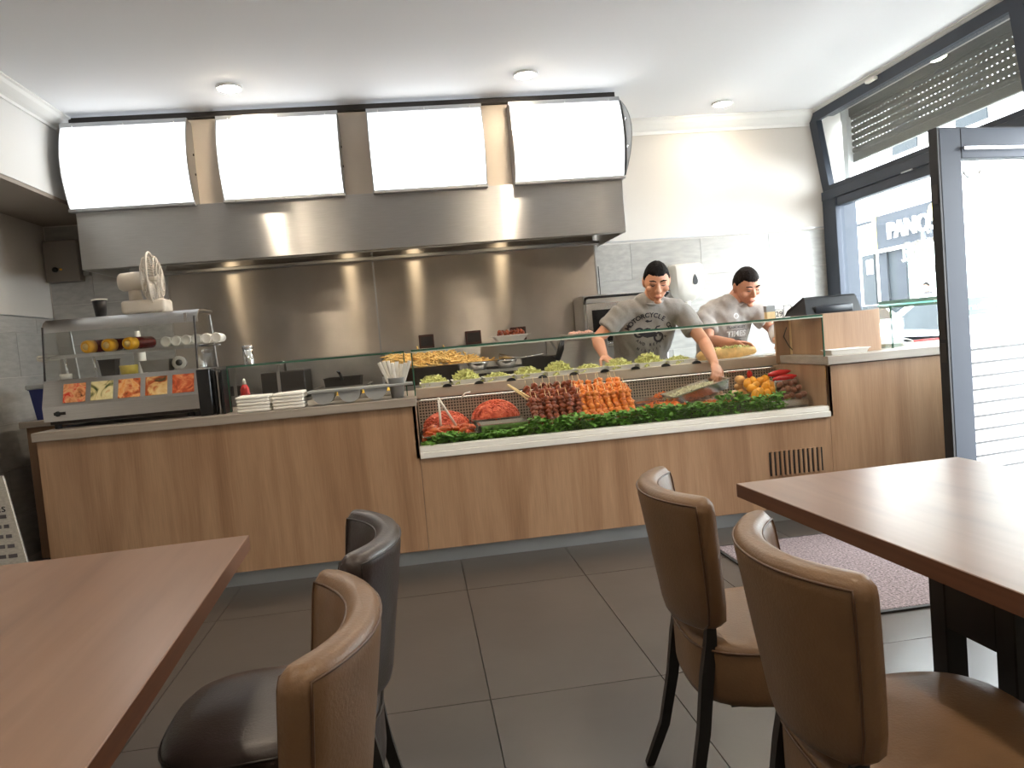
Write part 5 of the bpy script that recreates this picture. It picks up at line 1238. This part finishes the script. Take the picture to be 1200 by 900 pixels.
def printed(bm, bvh, m, parent, name='print', dirv=V((0, 1, 0)), sub=0):
    """flat print: drops a flat (x,z) outline onto the shirt"""
    if sub: bmesh.ops.subdivide_edges(bm, edges=bm.edges, cuts=sub)
    dead = []
    for v in bm.verts:
        h = bvh.ray_cast(v.co - dirv*.8, dirv)
        if h[0] is None: dead.append(v)
        else: v.co = h[0] - dirv*(.0028)
    if dead: bmesh.ops.delete(bm, geom=dead, context='VERTS')
    return obj(name, bm, m, parent)
def glyphs(s, size, cx, cz, y, rot=0., spacing=1.):
    bm = text_bm(s, size, 0., spacing, .03); c, s_ = math.cos(rot), math.sin(rot)
    for v in bm.verts: v.co = V((cx+v.co.x*c-v.co.y*s_, y, cz+v.co.x*s_+v.co.y*c))
    return bm
def arc_text(s, size, cx, cz, r, a0, a1, y, below=False):
    out = B(); n = len(s)
    for i, ch_ in enumerate(s):
        if ch_ == ' ': continue
        a = math.radians(a0+(a1-a0)*i/(n-1)); rot = a-PI/2 if not below else a+PI/2
        merge(out, glyphs(ch_, size, cx+r*math.cos(a), cz+r*math.sin(a), y, rot))
    return out
J1 = dict(pelvis=V((1.60, 5.41, .90)), waist=V((1.605, 5.39, 1.04)), chest=V((1.625, 5.31, 1.23)), upper=V((1.645, 5.245, 1.355)), neck=V((1.65, 5.20, 1.41)), head=V((1.668, 5.11, 1.525)),
          look=(-.22, -1, -.48), roll=-.04, shR=V((1.445, 5.255, 1.33)), shL=V((1.855, 5.20, 1.305)), elR=V((1.262, 5.27, 1.165)), wrR=V((1.268, 5.13, 1.045)), elL=V((1.945, 5.03, 1.085)), wrL=V((1.912, 4.79, .945)),
          handR=((.25, -.75, -.35), (0, -.3, -1), 1, .25), handL=((-.18, -.72, -.55), (-.4, .3, -.8), -1, .55), sleeve=.60)
t1, s1, bvh1 = person('man in a printed grey T-shirt reaching into the food display', J1, SKIN, HAIR, TEE, hs=1.14, wide=1.08)
YT = 5.15
printed(arc_text('MOTORCYCLE CO', .044, 1.615, 1.135, .165, 147, 24, YT), bvh1, INK, s1, 'print_lettering')
def ring_flat(bm, cx, cz, r0, r1, n=20):
    a = [bm.verts.new((cx+r0*math.cos(2*PI*i/n), YT, cz+r0*math.sin(2*PI*i/n))) for i in range(n)]; b = [bm.verts.new((cx+r1*math.cos(2*PI*i/n), YT, cz+r1*math.sin(2*PI*i/n))) for i in range(n)]
    for i in range(n): bm.faces.new((a[i], a[(i+1) % n], b[(i+1) % n], b[i]))
def poly_flat(bm, pts): bm.faces.new([bm.verts.new((x, YT, z)) for x, z in pts])
bm = B(); ring_flat(bm, 1.545, 1.185, .022, .036); ring_flat(bm, 1.68, 1.145, .022, .036)
poly_flat(bm, [(1.535, 1.175), (1.57, 1.195), (1.62, 1.195), (1.66, 1.18), (1.672, 1.15), (1.66, 1.15), (1.635, 1.15), (1.60, 1.145), (1.575, 1.155)])
poly_flat(bm, [(1.575, 1.205), (1.60, 1.215), (1.625, 1.208), (1.62, 1.198), (1.58, 1.198)]); poly_flat(bm, [(1.64, 1.19), (1.665, 1.222), (1.69, 1.225), (1.688, 1.217), (1.668, 1.212), (1.652, 1.185)])
poly_flat(bm, [(1.69, 1.15), (1.662, 1.205), (1.67, 1.208), (1.698, 1.152)])
printed(bm, bvh1, INK, s1, 'print_motorcycle')
bm = B(); poly_flat(bm, [(1.585, 1.262), (1.60, 1.27), (1.615, 1.262), (1.635, 1.266), (1.63, 1.255), (1.6, 1.252)]); printed(bm, bvh1, INK, s1, 'print_emblem')
printed(arc_text('AND REPAIR', .026, 1.625, 1.23, .135, 228, 322, YT, True), bvh1, INK, s1, 'print_lettering')
printed(arc_text('NILVIII', .024, 1.615, 1.22, .165, 243, 300, YT, True), bvh1, INK, s1, 'print_lettering')

J2 = dict(pelvis=V((2.22, 5.46, .90)), waist=V((2.22, 5.44, 1.03)), chest=V((2.235, 5.37, 1.20)), upper=V((2.25, 5.31, 1.30)), neck=V((2.275, 5.27, 1.35)), head=V((2.345, 5.20, 1.452)),
          look=(.16, -.9, -.55), roll=.10, shR=V((2.075, 5.335, 1.265)), shL=V((2.435, 5.27, 1.275)), elR=V((2.055, 5.225, 1.085)), wrR=V((2.17, 5.09, 1.063)), elL=V((2.53, 5.20, 1.125)), wrL=V((2.455, 5.02, 1.055)),
          handR=((.9, -.35, -.12), (0, -.2, -1), 1, .35), handL=((-.15, -.85, -.3), (-.5, 0, -.8), -1, .5), sleeve=.62)
t2, s2, bvh2 = person('man in a light grey printed T-shirt looking down beside the till', J2, SKIN2, HAIR2, TEE2, hs=1.10, wide=.95)
YT = 5.2
bm = B(); ring_flat(bm, 2.265, 1.245, .014, .020); printed(bm, bvh2, INKW, s2, 'print_ring')
printed(glyphs('CLAIM ALLEY', .024, 2.27, 1.165, YT, .03), bvh2, INKG, s2, 'print_lettering')
printed(glyphs('TIMES', .056, 2.275, 1.118, YT, .03), bvh2, INKW, s2, 'print_lettering')
bm = B()
for a in ((2.19, 2.36, 1.142, 1.146), (2.19, 2.36, 1.088, 1.092)): poly_flat(bm, [(a[0], a[2]), (a[1], a[2]), (a[1], a[3]), (a[0], a[3])])
printed(bm, bvh2, INKG, s2, 'print_rule', sub=6)
printed(glyphs('OFFICIAL', .022, 2.28, 1.07, YT, .03), bvh2, INKG, s2, 'print_lettering')
bm = B(); tube(bm, [V((2.535, 5.185, 1.118)), V((2.50, 5.12, 1.095)), V((2.463, 5.04, 1.062))], [.052, .047, .040], 14, round_ends=True); obj('wrist_cloth', bm, mat('pale_cloth', srgb(206, 200, 200), .85, var=(30, .06), bump=(30, .3)), t2, True)

# ================================================================== street outside
struct('pavement', bx(XR+.15, 6.0, -14, 34, -.16, -.02), PAVE); struct('road', bx(6.0, 11.4, -14, 34, -.25, -.10), ASPH); struct('pavement_far', bx(11.4, 13.0, -14, 34, -.20, -.02), PAVE)
def far_building(label, y0, y1, h, m, extras):
    t = thing('street_building', label, 'building', (13.3, (y0+y1)/2, -.02)); obj('wall', bx(13.0, 17.0, y0, y1, -.02, h), m, t)
    for nm, a, mm in extras: obj(nm, bx(*a), mm, t)
    return t
X0 = 12.93
sh = far_building('white street building with a grey shop front and white sign letters', 12.6, 20.05, 8.0, FACADE, [
    ('shop_fascia', (12.80, 13.0, 13.9, 19.85, 2.80, 3.72), GREYSH), ('fascia_edge', (12.76, 13.0, 19.85, 19.97, 2.78, 3.75), YELL), ('fascia_ledge', (12.70, 13.0, 13.9, 19.9, 2.72, 2.80), FACADE),
    ('shop_pillar', (12.86, 13.0, 19.55, 19.92, -.02, 2.72), GREYSH), ('shop_pillar', (12.86, 13.0, 18.75, 19.15, -.02, 2.72), GREYSH), ('shop_door', (12.92, 13.0, 19.15, 19.55, -.02, 2.72), CARGL),
    ('shop_window', (12.92, 13.0, 15.35, 18.75, .5, 2.72), SHOPGL), ('shop_riser', (12.90, 13.0, 15.35, 18.75, -.02, .5), FACADE), ('brick_panel', (12.78, 13.0, 13.9, 15.25, 2.84, 4.05), BRICKG), ('lit_sign', (12.74, 12.80, 15.7, 16.45, 2.95, 3.62), FILM),
    ('poster', (12.90, 13.0, 14.55, 14.95, 1.2, 2.6), BRICKG), ('cornice', (12.85, 13.0, 12.6, 20.05, 4.45, 4.53), GREYSH),
    ('upper_window', (12.96, 13.0, 18.2, 19.2, 5.2, 6.8), CARGL), ('upper_window', (12.96, 13.0, 15.8, 16.8, 5.2, 6.8), CARGL), ('upper_window', (12.96, 13.0, 13.4, 14.4, 5.2, 6.8), CARGL)])
bm = text_bm('PANOS', .62, .04); xf(bm, basis((12.76, 18.3, 3.22), (0, -1, 0), (0, 0, 1), (-1, 0, 0))); obj('sign_letters', bm, PRINTW, sh)
bm = B(); lathe(bm, [(0, 0), (.2, 0), (.2, .05), (0, .05)], (12.74, 17.35, 3.45), 20, V((-1, 0, 0))); obj('sign_disc', bm, YELL, sh)
far_building('white street building with a dark window left of the grey shop', 20.06, 26, 7.6, FACADE, [
    ('ground_window', (12.94, 13.0, 20.25, 20.85, 1.25, 2.75), CARGL), ('window_blind', (12.92, 12.94, 20.3, 20.6, 2.2, 2.6), FILM), ('shutter', (12.93, 13.0, 21.4, 22.1, .9, 2.8), BRICKG),
    ('cornice', (12.88, 13.0, 20.06, 26, 3.62, 3.68), GREYSH), ('upper_window', (12.95, 13.0, 21.5, 22.6, 4.6, 6.2), CARGL), ('upper_window', (12.95, 13.0, 24, 25, 4.6, 6.2), CARGL)])
far_building('plain white street building at the right end of the view', 2.0, 12.59, 8.2, FACADE, [
    ('ground_window', (12.95, 13.0, 10.4, 12.0, .6, 2.7), SHOPGL), ('house_door', (12.94, 13.0, 9.0, 10.0, -.02, 2.3), GREYSH), ('upper_window', (12.95, 13.0, 10.6, 11.8, 4.3, 6.0), CARGL), ('upper_window', (12.95, 13.0, 7.6, 8.8, 4.3, 6.0), CARGL), ('ground_window', (12.95, 13.0, 6.2, 8.0, .6, 2.7), SHOPGL)])
def car(label, x, y):
    t = thing('parked_car', label, 'car', (x, y, -.10), 'white cars parked in the street'); z0 = -.10
    side = [(-2.1, .35), (-2.1, .72), (-1.95, .86), (-1.1, .96), (-.45, 1.40), (.95, 1.44), (1.75, 1.0), (2.1, .92), (2.15, .55), (2.1, .30)]
    bm = B(); prism(bm, [(y+a, z0+b) for a, b in side], 'x', x-.85, x+.85)
    for v in bm.verts:
        if v.co.z > z0+1.1: v.co.x = x+(v.co.x-x)*.80
    obj('body', bm, CARW, t)
    for s in (-1, 1):
        bm = B(); P = [(-.95, .99), (-.42, 1.33), (.25, 1.36), (.25, .99)]
        for Q in (P, [(.32, .99), (.32, 1.36), (.90, 1.37), (1.45, 1.02)]):
            vs = [bm.verts.new((x+s*(.856-(.17*(b-.99)/.42 if b > 1.1 else 0)+.004), y+a, z0+b)) for a, b in Q]; bm.faces.new(vs)
            f2 = [bm.verts.new((v.co.x-s*.02, v.co.y, v.co.z)) for v in vs]; bm.faces.new(f2[::-1])
            for i in range(4): bm.faces.new((vs[i], vs[(i+1) % 4], f2[(i+1) % 4], f2[i]))
        obj('side_window', bm, CARGL, t)
        for yy in (-1.3, 1.3):
            bm = B(); lathe(bm, [(0, 0), (.19, 0), (.2, .01), (.31, .012), (.315, .1), (.31, .19), (0, .19)], (x+s*.87, y+yy, z0+.315), 24, V((-s, 0, 0))); o = obj('wheel', bm, RUBBER, t, 'auto')
            bm = B(); lathe(bm, [(0, 0), (.19, -.004), (.19, .012), (0, .012)], (x+s*.872, y+yy, z0+.315), 18, V((-s, 0, 0))); obj('hubcap', bm, ALU, o)
    bm = B(); prism(bm, [(y-1.06, z0+.985), (y-.50, z0+1.375), (y-.52, z0+1.39), (y-1.09, z0+1.0)], 'x', x-.62, x+.62); obj('windscreen', bm, CARGL, t)
car('white car parked at the kerb, seen through the door glass', 7.2, 8.3)
car('white car parked across the street near the grey shop', 10.3, 17.4)
for k, (x, y, yaw, lab) in enumerate(((12.2, 17.05, 0., 'dark haired passer-by outside the pale shop window, left of the door stile'), (12.1, 15.9, .4, 'dark haired passer-by outside the pale shop window, right of the door stile'))):
    o = V((x, y, 0)); R = Matrix.Rotation(PI/2*-1+yaw, 3, 'Z')
    def Q(a, b, c): return o + R @ V((a, b, 0)) + V((0, 0, c))
    J = dict(pelvis=Q(0, 0, .95), waist=Q(0, 0, 1.08), chest=Q(0, 0, 1.28), upper=Q(0, 0, 1.42), neck=Q(0, .01, 1.49), head=Q(0, -.02, 1.62), look=R @ V((.2, -1, -.1)), shR=Q(-.19, 0, 1.42), shL=Q(.19, 0, 1.42),
             elR=Q(-.25, .02, 1.14), wrR=Q(-.25, -.08, .92), elL=Q(.25, .02, 1.14), wrL=Q(.25, -.08, .92), handR=(R @ V((0, -.2, -1)), R @ V((1, 0, 0)), 1, .3), handL=(R @ V((0, -.2, -1)), R @ V((-1, 0, 0)), -1, .3))
    person(lab, J, SKIN, HAIR, (PANTS, TEE)[k], vox=.014, hs=1.0)
